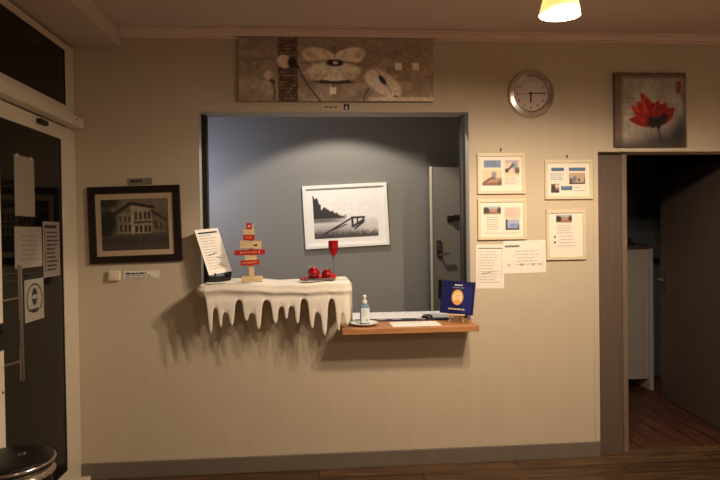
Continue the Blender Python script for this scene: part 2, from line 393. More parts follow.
for z in (1.245, .937):
    bm = NB(); tube(bm, (LX+.004, -.895, z-.014), (-1.42, -.862, z), .007); obj('handle_standoff', bm, CHROME, d, smooth='auto', world=True)
bm = NB(); box(bm, LX+.004, LX+.012, -.965, -.905, 1.0, 1.13); tube(bm, (LX+.01, -.93, 1.10), (LX+.03, -.93, 1.10), .017); obj('lock_plate', bm, BLACK, d, .003, world=True)
bm = NB(); tube(bm, (LX+.004, -.91, .80), (LX+.007, -.91, .80), .006); obj('stile_screw', bm, BLACK, d, world=True)
w = sroot('window_1', (LX, -1.1, 2.5))
bm = NB(); box(bm, FX0, FX1, -2.35, -.125, 2.658, 2.7); box(bm, FX0, FX1, -2.35, -2.29, 2.325, 2.658)
obj('window_frame', bm, FRAME_W, w, .004, world=True)
bm = NB(); box(bm, FX0+.02, FX1-.002, -.13, -.125, 2.325, 2.658); box(bm, FX0+.02, FX1-.002, -2.29, -.135, 2.65, 2.658); box(bm, FX0+.02, FX1-.002, -2.29, -.135, 2.325, 2.333); obj('glazing_seal', bm, SEAL, w, world=True)
wbox('pane', GLASS, w, (FX1-.014, FX1-.006, -2.29, -.13, 2.33, 2.655))
w = sroot('window_2', (LX, -1.7, 0))
bm = NB(); box(bm, FX0, FX1, -2.35, -2.29, 0, 2.2); box(bm, FX0, FX1, -2.29, -1.06, 0, .14); obj('window_frame', bm, FRAME_W, w, .004, world=True)
wbox('pane', GLASS, w, (FX1-.014, FX1-.006, -2.29, -1.06, .14, 2.2))
bm = NB(); box(bm, -8, LX-.3, -8, 4, -.12, -.02); struct('floor_outside', bm, ASPHALT)

# ------------------------------------------------------------------ papers on the glass door
def doorsheet(name, label, c, fn, m=PAPER_D, group='paper notices stuck on the glass door'):
    """c: four photo corners tl,tr,br,bl measured on the glass"""
    P = [onX(px, py, LX-.004) for px, py in c]
    y0 = (P[0].y+P[3].y)/2; y1 = (P[1].y+P[2].y)/2; z1 = (P[0].z+P[1].z)/2; z0 = (P[2].z+P[3].z)/2
    w, h = y1-y0, z1-z0
    t = thing(name, label, 'notice', (LX-.0055, (y0+y1)/2, z0), (0, 0, PI/2), group)
    part('sheet', m, t, lambda b: box(b, -w/2, w/2, -.0005, .0005, 0, h))
    fn(t, w, h)
    return t
rn = random.Random(5)
doorsheet('paper_notice', 'blank back of a paper sheet high on the glass door, above the others', [(14.6,154.6),(34.4,158.5),(35,216.4),(15,216)], lambda t, w, h: [part('tape', INK_L, t, lambda b: quad(b, x-.012, x+.012, h-.012, h+.006, -.0012)) for x in (-w*.35, w*.35)])
def notice_text(t, w, h):
    part('printed_text', INK, t, lambda b: textrows(b, -w*.38, w*.38, h*.80, 6, h*.115, h*.045, -.0012, rn, .95, True, (.02, .06)))
doorsheet('paper_notice', 'landscape paper notice with six lines of centred dark text on the glass door', [(15,226.5),(42,227),(42.5,268),(15,267)], notice_text)
def notice_form(t, w, h):
    part('heading_bar', INK_D, t, lambda b: quad(b, -w*.42, w*.3, h*.88, h*.94, -.0012))
    part('printed_text', INK_D, t, lambda b: [textrows(b, -w*.3, w*.42, h*.82, 10, h*.075, h*.03, -.0012, rn, .95, False, (.02, .06)), quad(b, -w*.42, -w*.38, h*.1, h*.85, -.0012)])
doorsheet('paper_notice', 'narrow printed form with a dark heading bar, nearest the door post on the glass', [(43,221.5),(59.5,222),(60.5,275.5),(44,277.5)], notice_form)
def mask_sign(t, w, h):
    def ring(b):
        n = 48
        for i in range(n):
            a0, a1 = 2*PI*i/n, 2*PI*(i+.8 if i % 4 == 3 else i+1)/n
            if PI*1.25 < (a0 % (2*PI)) < PI*1.75: continue
            p = [(r*w*.40*math.cos(a), h*.52+r*h*.36*math.sin(a)) for r, a in ((.93, a0), (1.05, a0), (1.05, a1), (.93, a1))]
            b.faces.new([b.verts.new((x, -.0012, z)) for x, z in p])
    part('ring_lettering', INK_D, t, ring)
    def E(b, cx, cz, rx, rz, y, a0=0, a1=2*PI):
        b.faces.new([b.verts.new((cx+rx*math.cos(a0+(a1-a0)*i/24), y, cz+rz*math.sin(a0+(a1-a0)*i/24))) for i in range(24 if a1-a0 > 6 else 25)])
    part('head_symbol', INK_D, t, lambda b: E(b, 0, h*.58, w*.14, h*.21, -.0012))
    part('mask_symbol', PAPER_D, t, lambda b: E(b, 0, h*.575, w*.125, h*.055, -.0016))
    part('shoulder_symbol', INK_D, t, lambda b: E(b, 0, h*.29, w*.24, h*.10, -.0012, PI, 2*PI))
doorsheet('mask_sign', 'sign with a black ringed masked head symbol, low on the glass behind the pull handle', [(24.5,281),(43.5,277),(44.5,317),(25.5,324)], mask_sign)

# ------------------------------------------------------------------ rubbish bin
b0 = thing('pedal_bin', 'black lidded bin with chrome rim standing in front of the glass door', 'bin', (-1.275, -1.27, 0))
b0.scale = (1, 1, 1.055)
part('body', DARKSTEEL, b0, lambda b: lathe(b, [(0, .02), (.155, .02), (.155, .53), (.0, .53)], 56), 0, 'auto')
part('base_ring', BLACK, b0, lambda b: lathe(b, [(0, 0), (.16, 0), (.16, .03), (0, .03)], 56), 0, 'auto')
part('rim', CHROME, b0, lambda b: lathe(b, [(.156, .520), (.166, .520), (.169, .525), (.166, .530), (.160, .533), (.160, .562), (.168, .566), (.171, .572), (.168, .578), (.160, .580), (.156, .575)], 64), 0, True, 'two bright chrome bands around the lid')
part('lid', BINBLACK, b0, lambda b: lathe(b, [(0, .596), (.08, .595), (.14, .592), (.160, .586), (.163, .580), (.157, .53), (0, .53)], 64), 0, 'auto')
for i in range(2): part('lid_glint', INK, b0, lambda b: box(b, .03+.02*i, .034+.02*i, -.015, .015, .594, .597, Matrix.Rotation(.4, 4, 'Z')), .001)  # two pale bars painted on as a reflection in the lid

# ------------------------------------------------------------------ framed pictures
def frame_bars(b, w, h, fw, d):
    for a in ((-w/2, w/2, 0, fw), (-w/2, w/2, h-fw, h)): box(b, a[0], a[1], -d, 0, a[2], a[3])
    for a in ((-w/2, -w/2+fw), (w/2-fw, w/2)): box(b, a[0], a[1], -d, 0, fw, h-fw)
def framed(name, label, cat, px, fw, depth, fm, mm, group=None, Y=0.0, tilt=None, name_mount='mount'):
    P = [onY(x, y, Y) for x, y in px]          # tl tr br bl
    w = ((P[1]-P[0]).length+(P[2]-P[3]).length)/2; h = ((P[0]-P[3]).length+(P[1]-P[2]).length)/2
    c = (P[2]+P[3])/2
    if tilt is None: tilt = math.atan2(P[1].z-P[0].z+P[2].z-P[3].z, P[1].x-P[0].x+P[2].x-P[3].x)
    t = thing(name, label, cat, (c.x, Y-.001, c.z), (0, -tilt, 0), group)
    part('frame', fm, t, lambda b: frame_bars(b, w, h, fw, depth), .002)
    part(name_mount, mm, t, lambda b: box(b, -w/2+fw*.8, w/2-fw*.8, -depth*.55, -.002, fw*.8, h-fw*.8))
    return t, w, h, -depth*.55-.0008

def house_pic(u, v):
    n = noise(u, v, 40, 30, 1)*.5 + noise(u, v, 90, 70, 2)*.5
    out = rgbmix((104, 92, 76), (sm(v, .55, .95), (132, 116, 94)), (sm(v, .36, .2), (66, 58, 48)), (sm(v, .14, .02), (82, 72, 58)))
    L = []
    L.append((rect(u, v, 0, .13, .3, .72, .03), (34, 32, 28))); L.append((ell(u, v, .08, .55, .13, .25, 0, .3), (30, 30, 26)))
    L.append((ell(u, v, .05, .95, .2, .12, 0, .4), (52, 47, 40)))
    L.append((rect(u, v, .24, .44, .32, .74)*(v < .58+.75*(u-.1)), (150, 134, 108)))     # left face
    L.append((rect(u, v, .44, .76, .32, .88)*(v < .90-.12*np.abs(u-.44)), (176, 160, 130)))   # front
    L.append((seg(u, v, [(.2, .72), (.44, .93), (.78, .84)], .028), (44, 38, 32)))
    L.append((rect(u, v, .76, .95, .34, .66)*(v < .78-.35*(u-.6)), (122, 108, 86))); L.append((seg(u, v, [(.76, .76), (.97, .58)], .02), (48, 42, 34)))
    for x in (.27, .34, .40): L += [(rect(u, v, x, x+.035, .36, .5, .006), (58, 50, 42)), (rect(u, v, x, x+.03, .56, .66, .006), (64, 56, 46))]
    for x in (.50, .57, .64, .70): L += [(rect(u, v, x, x+.04, .34, .48, .006), (54, 46, 40)), (rect(u, v, x, x+.035, .60, .75, .006), (60, 52, 44))]
    L += [(rect(u, v, .46, .75, .52, .57, .01), (92, 80, 64)), (rect(u, v, .45, .48, .3, .86, .005), (196, 182, 152)), (rect(u, v, .8, .84, .4, .55), (62, 54, 46)), (rect(u, v, .88, .91, .38, .52), (62, 54, 46))]
    out = rgbmix((0, 0, 0), (np.ones_like(u), (0, 0, 0)))*0 + out
    for mk, c in L: out = out*(1-np.clip(mk, 0, 1)[..., None]) + np.array(c, float)*np.clip(mk, 0, 1)[..., None]
    return out*(.66+.42*n[..., None])
t, w, h, y = framed('framed_photograph', 'old black and white house photograph in a dark wood frame on the left wall', 'picture', [(88.2,188),(180.5,184.5),(183,261),(91.2,263.7)], .045, .022, DARKFRAME, MOUNT_A)
part('inner_fillet', DARKFRAME, t, lambda b: [box(b, *a) for a in ((-w*.362, w*.362, y-.001, y, h*.165, h*.172), (-w*.362, w*.362, y-.001, y, h*.822, h*.829), (-w*.362, -w*.358, y-.001, y, h*.165, h*.829), (w*.358, w*.362, y-.001, y, h*.165, h*.829))])
picture('photo_print', t, -w*.358, w*.358, h*.172, h*.822, y-.0012, 130, 96, house_pic)

def lake_pic(u, v):
    n = noise(u, v, 30, 24, 4)*.5+noise(u, v, 80, 60, 5)*.5
    out = rgbmix((242, 238, 233), (sm(v, .5, .28), (212, 206, 200)), (sm(v, .36, .05)*sm(u, 1, .3), (128, 120, 116)))
    tree = .98-.55*sm(u, 0, .18)-.0*u
    treeline = np.where(u < .12, .98-1.2*u, .72-.25*sm(u, .12, .52)) + (noise(u, u*0, 30, 1, 6)-.5)*.14
    mk = sm(v, treeline+.02, treeline-.03)*sm(v, .43, .47)*(1-sm(u, .44, .54))
    out = out*(1-mk[..., None])+np.array((44, 40, 40))*mk[..., None]
    mk = sm(v, .47, .43)*sm(v, .33, .40)*(1-sm(u, .2, .6)); out = out*(1-mk[..., None]*.75)+np.array((70, 64, 62))*mk[..., None]*.75
    mk = sm(v, .22, .05)*(n > .45)*.7; out = out*(1-mk[..., None])+np.array((58, 52, 50))*mk[..., None]
    mk = sm(v, .12+.1*noise(u, v, 60, 2, 8), .02)*.8; out = out*(1-mk[..., None])+np.array((52, 47, 45))*mk[..., None]
    for pts, ww in (([(.18, .12), (.62, .46)], .016), ([(.28, .18), (.5, .3)], .012), ([(.6, .45), (.78, .45)], .022), ([(.6, .44), (.6, .24)], .016), ([(.78, .45), (.77, .36)], .014), ([(.61, .25), (.77, .38)], .022), ([(.68, .44), (.68, .3)], .012), ([(.64, .2), (.77, .34)], .018)):
        mk = seg(u, v, pts, ww); out = out*(1-mk[..., None])+np.array((28, 25, 25))*mk[..., None]
    return out*(.95+.08*n[..., None])
t, w, h, y = framed('framed_photograph', 'white framed misty lake and jetty photograph on the grey office wall', 'picture', [(302.5,187),(386,182),(389.5,245),(305.5,249)], .028, .03, WHITEFRAME, mat('white_mount', (240, 236, 230), .7), Y=OY)
picture('photo_print', t, -w*.385, w*.375, h*.155, h*.845, y-.001, 120, 84, lake_pic)
part('mount_line', INK_L, t, lambda b: quad(b, -w*.44, w*.44, h*.928, h*.938, y-.001))

def photo_fn(seed, cols):
    def f(u, v):
        n = noise(u, v, 6, 5, seed); m = noise(u, v, 14, 10, seed+9)
        out = rgbmix(cols[0], (sm(n, .4, .6), cols[1]), (sm(m, .58, .72), cols[2]), (sm(v, .32, .18)*.8, cols[3]))
        return out
    return f
def house_small(u, v):
    n = noise(u, v, 12, 8, 21)
    return rgbmix((160, 170, 180), (sm(v, .62+.25*(n-.5), .5), (128, 92, 72)), (ell(u, v, .15, .5, .2, .35, 0, .3), (52, 44, 34)), (rect(u, v, .35, .8, .3, .7, .05), (176, 128, 100)), (ell(u, v, .9, .55, .12, .3, 0, .3), (60, 52, 40)), (sm(v, .2, .05), (196, 180, 164)))
def bed_pic(u, v):
    return rgbmix((222, 196, 160), (sm(v, .5, .38)*sm(u, .0, .6), (176, 130, 92)), (ell(u, v, .6, .62, .12, .2, 0, .4), (130, 128, 130)), (seg(u, v, [(0, .1), (.5, .45), (.62, .4)], .06), (96, 66, 46)), (sm(v, .25, .1), (120, 84, 62)), (sm(u, .75, .95)*sm(v, .5, .1), (84, 70, 56)), (sm(v, .8, .95), (236, 214, 176)))
def room_pic(u, v):
    return rgbmix((214, 196, 172), (sm(v, .75, .95), (198, 168, 176)), (ell(u, v, .65, .7, .2, .22, 0, .3), (132, 148, 170)), (seg(u, v, [(0, .35), (.35, .5), (.55, .72)], .06), (84, 60, 46)), (ell(u, v, .85, .35, .18, .2, 0, .4), (92, 80, 72)), (ell(u, v, .12, .35, .14, .12, 0, .4), (80, 54, 40)), (sm(v, .22, .08), (226, 206, 160)))
def blue_room(u, v):
    return rgbmix((160, 170, 196), (sm(v, .7, .9), (178, 170, 172)), (ell(u, v, .55, .4, .3, .2, 0, .4), (120, 140, 184)), (sm(u, .2, .05), (44, 40, 48)), (sm(u, .8, .98)*sm(v, .8, .2), (66, 62, 66)), (sm(v, .2, .08), (50, 48, 62)))
def crowd(u, v):
    n = noise(u, v, 8, 5, 31)
    return rgbmix((186, 160, 134), (sm(v, .65, .5)*sm(n, .4, .6), (92, 66, 54)), (ell(u, v, .35, .45, .12, .25, 0, .4), (110, 112, 140)), (sm(v, .2, .05), (70, 50, 42)), (sm(v, .8, .95), (206, 160, 130)))
def dark_pic(u, v):
    return rgbmix((150, 120, 96), (ell(u, v, .3, .5, .25, .4, 0, .4), (58, 44, 38)), (sm(v, .45, .2), (66, 48, 42)), (ell(u, v, .75, .75, .25, .2, 0, .3), (206, 190, 170)))
GF = 'cream framed leaflets on the wall right of the hatch'
def hook(t, h, x=0):
    part('wall_hook', BLACK, t, lambda b: (tube(b, (x, .001, h+.028), (x, -.016, h+.028), .005, 8), tube(b, (x, -.012, h+.03), (x, -.012, h+.012), .004, 8)))
r2 = random.Random(11)
# px inside each frame -> local x/z
def locf(px4, w, h):
    (x0, y0), (x1, _), _, (_, y1) = px4
    return lambda px, py: ((px-x0)/(x1-x0)*w-w/2, (y1-py)/(y1-y0)*h)
c = [(477,153.5),(524.5,153.5),(524.5,194),(477,194)]
t, w, h, y = framed('framed_leaflet', 'cream framed leaflet with a bedroom photo, upper left of the four', 'picture', c, .021, .018, CREAMFRAME, MOUNT, GF, tilt=0); f = locf(c, w, h); yy = y-.001
hook(t, h)
def pic(name, fn, a, b, nx=40, ny=32):
    p, q = f(*a), f(*b); picture(name, t, p[0], q[0], q[1], p[1], yy, nx, ny, fn)
def qd(name, m, a, b):
    p, q = f(*a), f(*b); part(name, m, t, lambda bm: quad(bm, p[0], q[0], q[1], p[1], yy))
def tx(name, m, a, b, n, hh=.0045, center=False):
    p, q = f(*a), f(*b); part(name, m, t, lambda bm: textrows(bm, p[0], q[0], p[1], n, (p[1]-q[1])/n, hh, yy, r2, .98, center, (.02, .05)))
def tx_over(name, m, a, b, n, hh=.004):
    p, q = f(*a), f(*b); part(name, m, t, lambda bm: textrows(bm, p[0], q[0], p[1], n, (p[1]-q[1])/n, hh, yy-.0008, r2, .98, False, (.01, .03)))
qd('blue_panel', BLUE_L, (483.5,160.5), (500.5,167.8)); tx_over('panel_text', BLUE, (485,161.8), (499.5,167), 3)
pic('photo_print', bed_pic, (482,168.5), (501.2,185.5)); pic('photo_print', room_pic, (504.5,160.5), (519,176.5)); tx('printed_text', INK_L, (504,178), (518.5,185.5), 4)
c = [(477.5,199.2),(526,199),(526,239.5),(477.5,239.8)]
t, w, h, y = framed('framed_leaflet', 'cream framed leaflet with house and blue room photos, lower left of the four', 'picture', c, .021, .018, CREAMFRAME, MOUNT, GF, tilt=0); f = locf(c, w, h); yy = y-.001
pic('photo_print', house_small, (483.2,206.5), (500.5,214.8)); pic('photo_print', blue_room, (505,219.5), (518.8,230)); qd('pale_panel', PINKISH, (504,207.5), (520,218.5)); tx_over('panel_text', INK_L, (505.5,209), (518,217.5), 4)
tx('printed_text', INK_L, (484,217), (500,231), 6, center=True); part('bottom_rule', INK_L, t, lambda bm: quad(bm, -w*.36, w*.38, h*.155, h*.165, yy))
c = [(544,160.2),(591.5,160),(591.8,199),(544.3,199.6)]
t, w, h, y = framed('framed_leaflet', 'cream framed leaflet with blue heading bars, upper right of the four', 'picture', c, .021, .018, CREAMFRAME, MOUNT, GF, tilt=0); f = locf(c, w, h); yy = y-.001
hook(t, h, -.01)
for a, b in (((550.5,168), (563,171.3)), ((568,168), (584.3,171.3)), ((560,186.5), (571.2,190.5))):
    qd('blue_bar', BLUE, a, b); tx_over('bar_text', BLUE_L, (a[0]+1.2, a[1]+1), (b[0]-1, b[1]-.6), 1)
pic('photo_print', crowd, (568,173.2), (584,184.5)); pic('photo_print', dark_pic, (550,184), (558.2,193)); tx('printed_text', BLUE_L, (549,174), (566,181.5), 4); tx('printed_text', INK_L, (573,187.5), (585,194), 2)
c = [(545,210),(584.5,210),(585,259.3),(545.8,260)]
t, w, h, y = framed('framed_leaflet', 'portrait cream framed leaflet with a small house photo, lower right of the four', 'picture', c, .021, .018, CREAMFRAME, MOUNT, GF, tilt=0); f = locf(c, w, h); yy = y-.001
pic('photo_print', house_small, (555,214.8), (570.8,223)); tx('printed_text', INK_L, (555,225.5), (571,235), 4, center=True); tx('printed_text', INK_L, (555.5,236), (576,249), 4, .004, True)
for z in (237, 242.3): qd('bullet_mark', INK_D, (552.6, z-.8), (554.4, z+.8))

# ------------------------------------------------------------------ canvases
def petals_pic(u, v):
    X = 239.5+u*193; Yp = 102.5-v*63.5
    n = noise(u, v, 60, 20, 41)*.5+noise(u, v, 140, 50, 42)*.5; n2 = noise(u, v, 14, 8, 43)
    out = rgbmix((136, 112, 90), (sm(n2, .35, .75), (156, 130, 106)), (sm(v, .62, .75)*sm(n2, .4, .6)*.5, (104, 84, 66)), (sm(X, 385, 430)*.35, (150, 124, 98)))
    st = (np.sin(Yp*1.9+.3*np.sin(X)) > .3)
    L = [(rect(X, Yp, 241, 278, 52, 58, 1)*.25, (180, 150, 120)),
         (rect(X, Yp, 278, 297, 38, 103, .5), (82, 54, 40)), (rect(X, Yp, 278, 297, 38, 103, .5)*st*(n > .42), (128, 94, 74)),
         (seg(X, Yp, [(245, 62), (262, 61), (278, 59)], .8), (112, 88, 70)),
         (seg(X, Yp, [(297, 68), (302, 78), (308, 88), (317, 100), (319, 103)], .7), (60, 42, 34)),
         (seg(X, Yp, [(293, 64), (298, 69)], 1.4), (50, 36, 32)),
         (ell(X, Yp, 284, 63, 7.5, 6.5, .5, .2), (196, 172, 148)), (ell(X, Yp, 291.5, 64, 4, 5, 0, .3), (34, 28, 32)),
         (ell(X, Yp, 268.5, 77, 4.5, 4.5, 0, .25), (186, 160, 136)), (ell(X, Yp, 272, 83, 3, 2.2, .6, .3), (70, 50, 40)), (seg(X, Yp, [(272, 84), (275, 92), (273, 101)], .8), (86, 60, 46)), (ell(X, Yp, 267, 85.5, 4, 2.5, 0, .4), (168, 142, 118)),
         # big flower
         (ell(X, Yp, 333, 83.2, 20, 2, 0, .4), (70, 50, 40)),
         (ell(X, Yp, 319, 58.5, 18, 9, .25, .12), (200, 178, 152)), (ell(X, Yp, 348, 58, 17, 9, -.3, .12), (202, 180, 154)), (ell(X, Yp, 332, 73, 27, 9.5, -.02, .12), (204, 182, 156)),
         (ell(X, Yp, 310, 56, 7, 3, .5, .7)*.5, (150, 124, 100)), (ell(X, Yp, 358, 55, 6, 3, -.5, .7)*.5, (150, 124, 100)), (ell(X, Yp, 315, 77, 9, 3, .2, .7)*.5, (156, 130, 106)), (ell(X, Yp, 350, 77, 9, 3, -.2, .7)*.5, (156, 130, 106)), (seg(X, Yp, [(333, 48), (334, 58)], .7)*.6, (110, 84, 66)), (seg(X, Yp, [(322, 52), (330, 61)], .5)*.35, (120, 94, 76)), (seg(X, Yp, [(346, 52), (338, 61)], .5)*.35, (120, 94, 76)), (seg(X, Yp, [(322, 80), (331, 68)], .5)*.35, (120, 94, 76)), (seg(X, Yp, [(345, 80), (337, 68)], .5)*.35, (120, 94, 76)), (ell(X, Yp, 316, 63, 14, 1.6, -.12, .5)*.7, (128, 100, 80)), (ell(X, Yp, 352, 64.5, 12, 1.5, .15, .5)*.7, (128, 100, 80)),
         (ell(X, Yp, 334, 64, 8.5, 3.4, 0, .3), (44, 28, 30)), (ell(X, Yp, 334.5, 64, 2.6, 1.7, 0, .3), (200, 170, 160)),
         (seg(X, Yp, [(320, 81.5), (334, 83.5), (348, 81.5)], .7), (60, 40, 34)), (seg(X, Yp, [(333, 83), (332, 90)], .6), (70, 48, 38)),
         # right flower
         (ell(X, Yp, 383, 85, 20, 10.5, .62, .12), (196, 172, 150)), (ell(X, Yp, 374, 79, 11, 9, .3, .2), (204, 180, 158)), (seg(X, Yp, [(374, 70), (380, 77), (386, 86), (390, 95)], .8)*.6, (140, 110, 92)),
         (ell(X, Yp, 381, 81, 5.5, 2.4, .95, .3), (54, 34, 30)), (seg(X, Yp, [(367, 90), (363, 96), (361.5, 103)], .8), (92, 62, 46)), (ell(X, Yp, 394, 97.5, 2.5, 1.2, 0, .4), (120, 70, 50)),
         (rect(X, Yp, 367, 433, 98, 102.2, .6)*.8, (196, 172, 146))]
    for mk, cc in L:
        mk = np.clip(mk, 0, 1)[..., None]; out = out*(1-mk)+np.array(cc, float)*mk
    out = out*.62+out.mean(-1, keepdims=True)*np.array((1.03, 1, .96))*.38
    return ((out-125)*1.35+162)*(.84+.30*n[..., None])
def canvas(name, label, px, fn, nx, ny, depth=.035, edge=None):
    P = [onY(x, y) for x, y in px]; w = P[1].x-P[0].x; h = P[0].z-P[3].z
    t = thing(name, label, 'painting', ((P[2].x+P[3].x)/2, -.001, (P[2].z+P[3].z)/2))
    part('stretcher', edge, t, lambda b: box(b, -w/2, w/2, -depth, 0, 0, h), .002)
    picture('painted_canvas', t, -w/2, w/2, 0, h, -depth-.0008, nx, ny, fn, CANVAS)
    return t, w, h, -depth-.0012
t, w, h, y = canvas('flower_canvas', 'long brown canvas of pale flowers hanging above the hatch', [(239.5,39),(432.5,40),(432.5,102.5),(239.8,102.5)], petals_pic, 250, 84, edge=mat('canvas_edge', (130, 106, 86), .8))
FOIL = mat('pale_foil', (255, 246, 228), .5, 1)
for cx, cy, s in ((397.6,67.5,3.6), (414.8,67.5,3.6), (331.7,92,3.4), (257.8,91.5,2.2), (302,92,2.4)):
    p = ((cx-239.5)/193*w-w/2, (102.5-cy)/63*h); q = s/193*w
    o = part('foil_square', FOIL if s > 3 else mat('dull_foil', (176, 150, 122), .5), t, lambda b: box(b, p[0]-q, p[0]+q*(.9 if s > 3 else .5), y-.0005, y, p[1]-q, p[1]+q))
def poppy_pic(u, v):
    X = u*100; Y = v*100
    n = noise(u, v, 30, 30, 51)*.5+noise(u, v, 80, 80, 52)*.5; n2 = noise(u, v, 6, 6, 53)
    out = rgbmix((168, 154, 140), (sm(n2, .4, .75), (186, 174, 160)), (sm(u, .14, .06), (120, 96, 82)), (sm(v, .9, .97), (112, 88, 76)), (sm(v, .34, .05)*sm(u, .15, .7), (56, 48, 46)), (sm(u, .68, .95)*sm(v, .55, .15), (30, 27, 28)), (sm(v, .16, .0)*.8, (66, 58, 52)), (sm(u, .9, .99)*.6, (92, 76, 68)))
    def petal(tx_, ty_, w, cx=58, cy=33):
        dx, dy = tx_-cx, ty_-cy; q = np.hypot(dx, dy); tt = np.clip(((X-cx)*dx+(Y-cy)*dy)/q/q, 0, 1)
        dd = np.abs((X-cx)*dy-(Y-cy)*dx)/q; al = ((X-cx)*dx+(Y-cy)*dy)
        return (1-sm(dd/(w*np.sin(PI*tt**.8)**.8+.01), .88, 1.08))*(al > 0)*(al < q*q)
    R1, R2_, R3, DK = (176, 34, 28), (146, 22, 22), (204, 62, 44), (20, 16, 22)
    L = [(rect(X, Y, 86, 93, 72, 88, 2)*(n > .35), (140, 44, 38)), (rect(X, Y, 14, 30, 65, 66, .6)*.7, (96, 80, 72)), (rect(X, Y, 14, 26, 44, 45, .6)*.7, (96, 80, 72)), (rect(X, Y, 48, 66, 90, 91, .5)*.6, (100, 84, 76)), (rect(X, Y, 60, 98, 57, 57.8, .4)*.5, (110, 96, 88)),
         (seg(X, Y, [(59, 30), (63, 15), (64, 4)], 1.0), (40, 34, 34)),
         (petal(22, 54, 9), R3), (petal(30, 61, 8), R1), (petal(72, 60, 9), R1), (petal(84, 52, 9), R2_), (petal(36, 73, 8.5), R3), (petal(44, 66, 7), R1), (petal(19, 37, 8), R2_), (petal(27, 45, 8), R1), (petal(52, 60, 8), R2_), (petal(60, 63, 8), R1), (petal(66, 57, 8), R2_), (petal(78, 46, 8), R1), (petal(82, 42, 6), R2_),
         (seg(X, Y, [(38, 68), (48, 52), (54, 38)], .9)*.7, (110, 16, 18)), (seg(X, Y, [(60, 60), (59, 46), (58, 36)], 1.0)*.7, (110, 16, 18)), (seg(X, Y, [(76, 52), (66, 42), (60, 34)], .9)*.7, (110, 16, 18)), (seg(X, Y, [(26, 47), (40, 42), (52, 34)], .9)*.7, (110, 16, 18)),
         (ell(X, Y, 57, 33, 13, 6, .1, .5)*.9, DK), (ell(X, Y, 66, 38, 9, 5, .6, .6)*.85, DK), (ell(X, Y, 50, 37, 6, 3.5, -.5, .6)*.7, DK), (ell(X, Y, 53, 28, 3, 2.5, 0, .3), DK), (ell(X, Y, 61, 27.5, 3, 3, 0, .3), DK)]
    for mk, cc in L:
        mk = np.clip(mk, 0, 1)[..., None]; out = out*(1-mk)+np.array(cc, float)*mk
    return out*(.84+.28*n[..., None])
canvas('poppy_canvas', 'square grey canvas with one red poppy hanging above the doorway', [(611.5,73.5),(682,74),(683,147.5),(613.3,147.5)], poppy_pic, 110, 110, .03, mat('poppy_edge', (96, 80, 70), .8))

# ------------------------------------------------------------------ wall clock
P = onY(530, 94.3)
t = thing('wall_clock', 'round silver rimmed wall clock reading quarter past six', 'clock', (P.x, -.001, P.z))
RX90 = Matrix.Rotation(PI/2, 4, 'X')
part('rim', STEEL, t, lambda b: lathe(b, [(.112, .012), (.116, .030), (.124, .036), (.148, .030), (.158, .016), (.158, 0), (.10, 0)], 72, mx=RX90), 0, 'auto')
part('face', CLOCKFACE, t, lambda b: lathe(b, [(0, .012), (.117, .012), (.117, .004), (0, .004)], 64, mx=RX90), 0, 'auto')
for k in range(1, 13):
    bm = NB(); a = PI/2-k*PI/6; text_mesh(bm, str(k), .031, .092*math.cos(a), .092*math.sin(a), -.0128); obj('numeral', bm, HANDBLK, t)
part('hour_hand', HANDBLK, t, lambda b: poly(b, [(-.005, .012), (.005, .012), (.004, -.06), (-.004, -.06)], -.015, -.014))
part('minute_hand', HANDBLK, t, lambda b: poly(b, [(-.015, -.0015), (-.015, .0065), (.096, .0055), (.096, .0005)], -.017, -.016))
part('second_hand', HANDRED, t, lambda b: poly(b, [(.02, .001), (.02, .0035), (-.098, -.0035), (-.098, -.006)], -.019, -.018))
part('centre_cap', HANDBLK, t, lambda b: lathe(b, [(0, .021), (.007, .021), (.007, .012)], 16, mx=RX90), 0, 'auto')

# ------------------------------------------------------------------ small signs on the wall
def wallplate(name, label, cat, px, m, d, fn=None, group=None, bev=.001):
    P = [onY(x, y) for x, y in px]; w = ((P[1]-P[0]).length+(P[2]-P[3]).length)/2; h = ((P[0]-P[3]).length+(P[1]-P[2]).length)/2
    c = (P[2]+P[3])/2; tl = math.atan2(P[1].z-P[0].z, P[1].x-P[0].x)
    t = thing(name, label, cat, (c.x, -.0007, c.z), (0, -tl, 0), group)
    part('plate' if d > .001 else 'sheet', m, t, lambda b: box(b, -w/2, w/2, -d, 0, 0, h), bev)
    if fn: fn(t, w, h, -d-.0008)
    return t
wallplate('name_plaque', 'small grey plaque on the wall above the old house photograph', 'sign', [(127.5,178.6),(151.8,177.6),(152.3,184.3),(128,185.3)], TAGGREY, .004, lambda t, w, h, y: part('lettering', INK_D, t, lambda b: textrows(b, -w*.38, w*.3, h*.7, 1, .02, h*.3, y, rn, .98)))
wallplate('caption_strip', 'pale caption strip of small print below the old house photograph', 'sign', [(123.5,271.2),(159,270.3),(159.4,277.6),(124,278.8)], mat('caption_paper', (232, 222, 208), .6), .004, lambda t, w, h, y: (part('heading_text', INK_D, t, lambda b: textrows(b, -w*.45, w*.15, h*.78, 1, .02, h*.2, y, rn, .99)), part('printed_text', INK, t, lambda b: textrows(b, -w*.45, w*.35, h*.48, 2, h*.26, h*.12, y, rn, .99))), bev=0)
P = onY(115.3, 275.3)
t = thing('wall_switch', 'small square off-white wall button left of the caption strip', 'switch', (P.x, 0, P.z-.032))
part('housing', PLASTIC_W, t, lambda b: box(b, -.035, .035, -.03, 0, 0, .064), .006)
part('push_button', PLASTIC_W, t, lambda b: box(b, -.02, .02, -.034, -.03, .012, .052), .003)
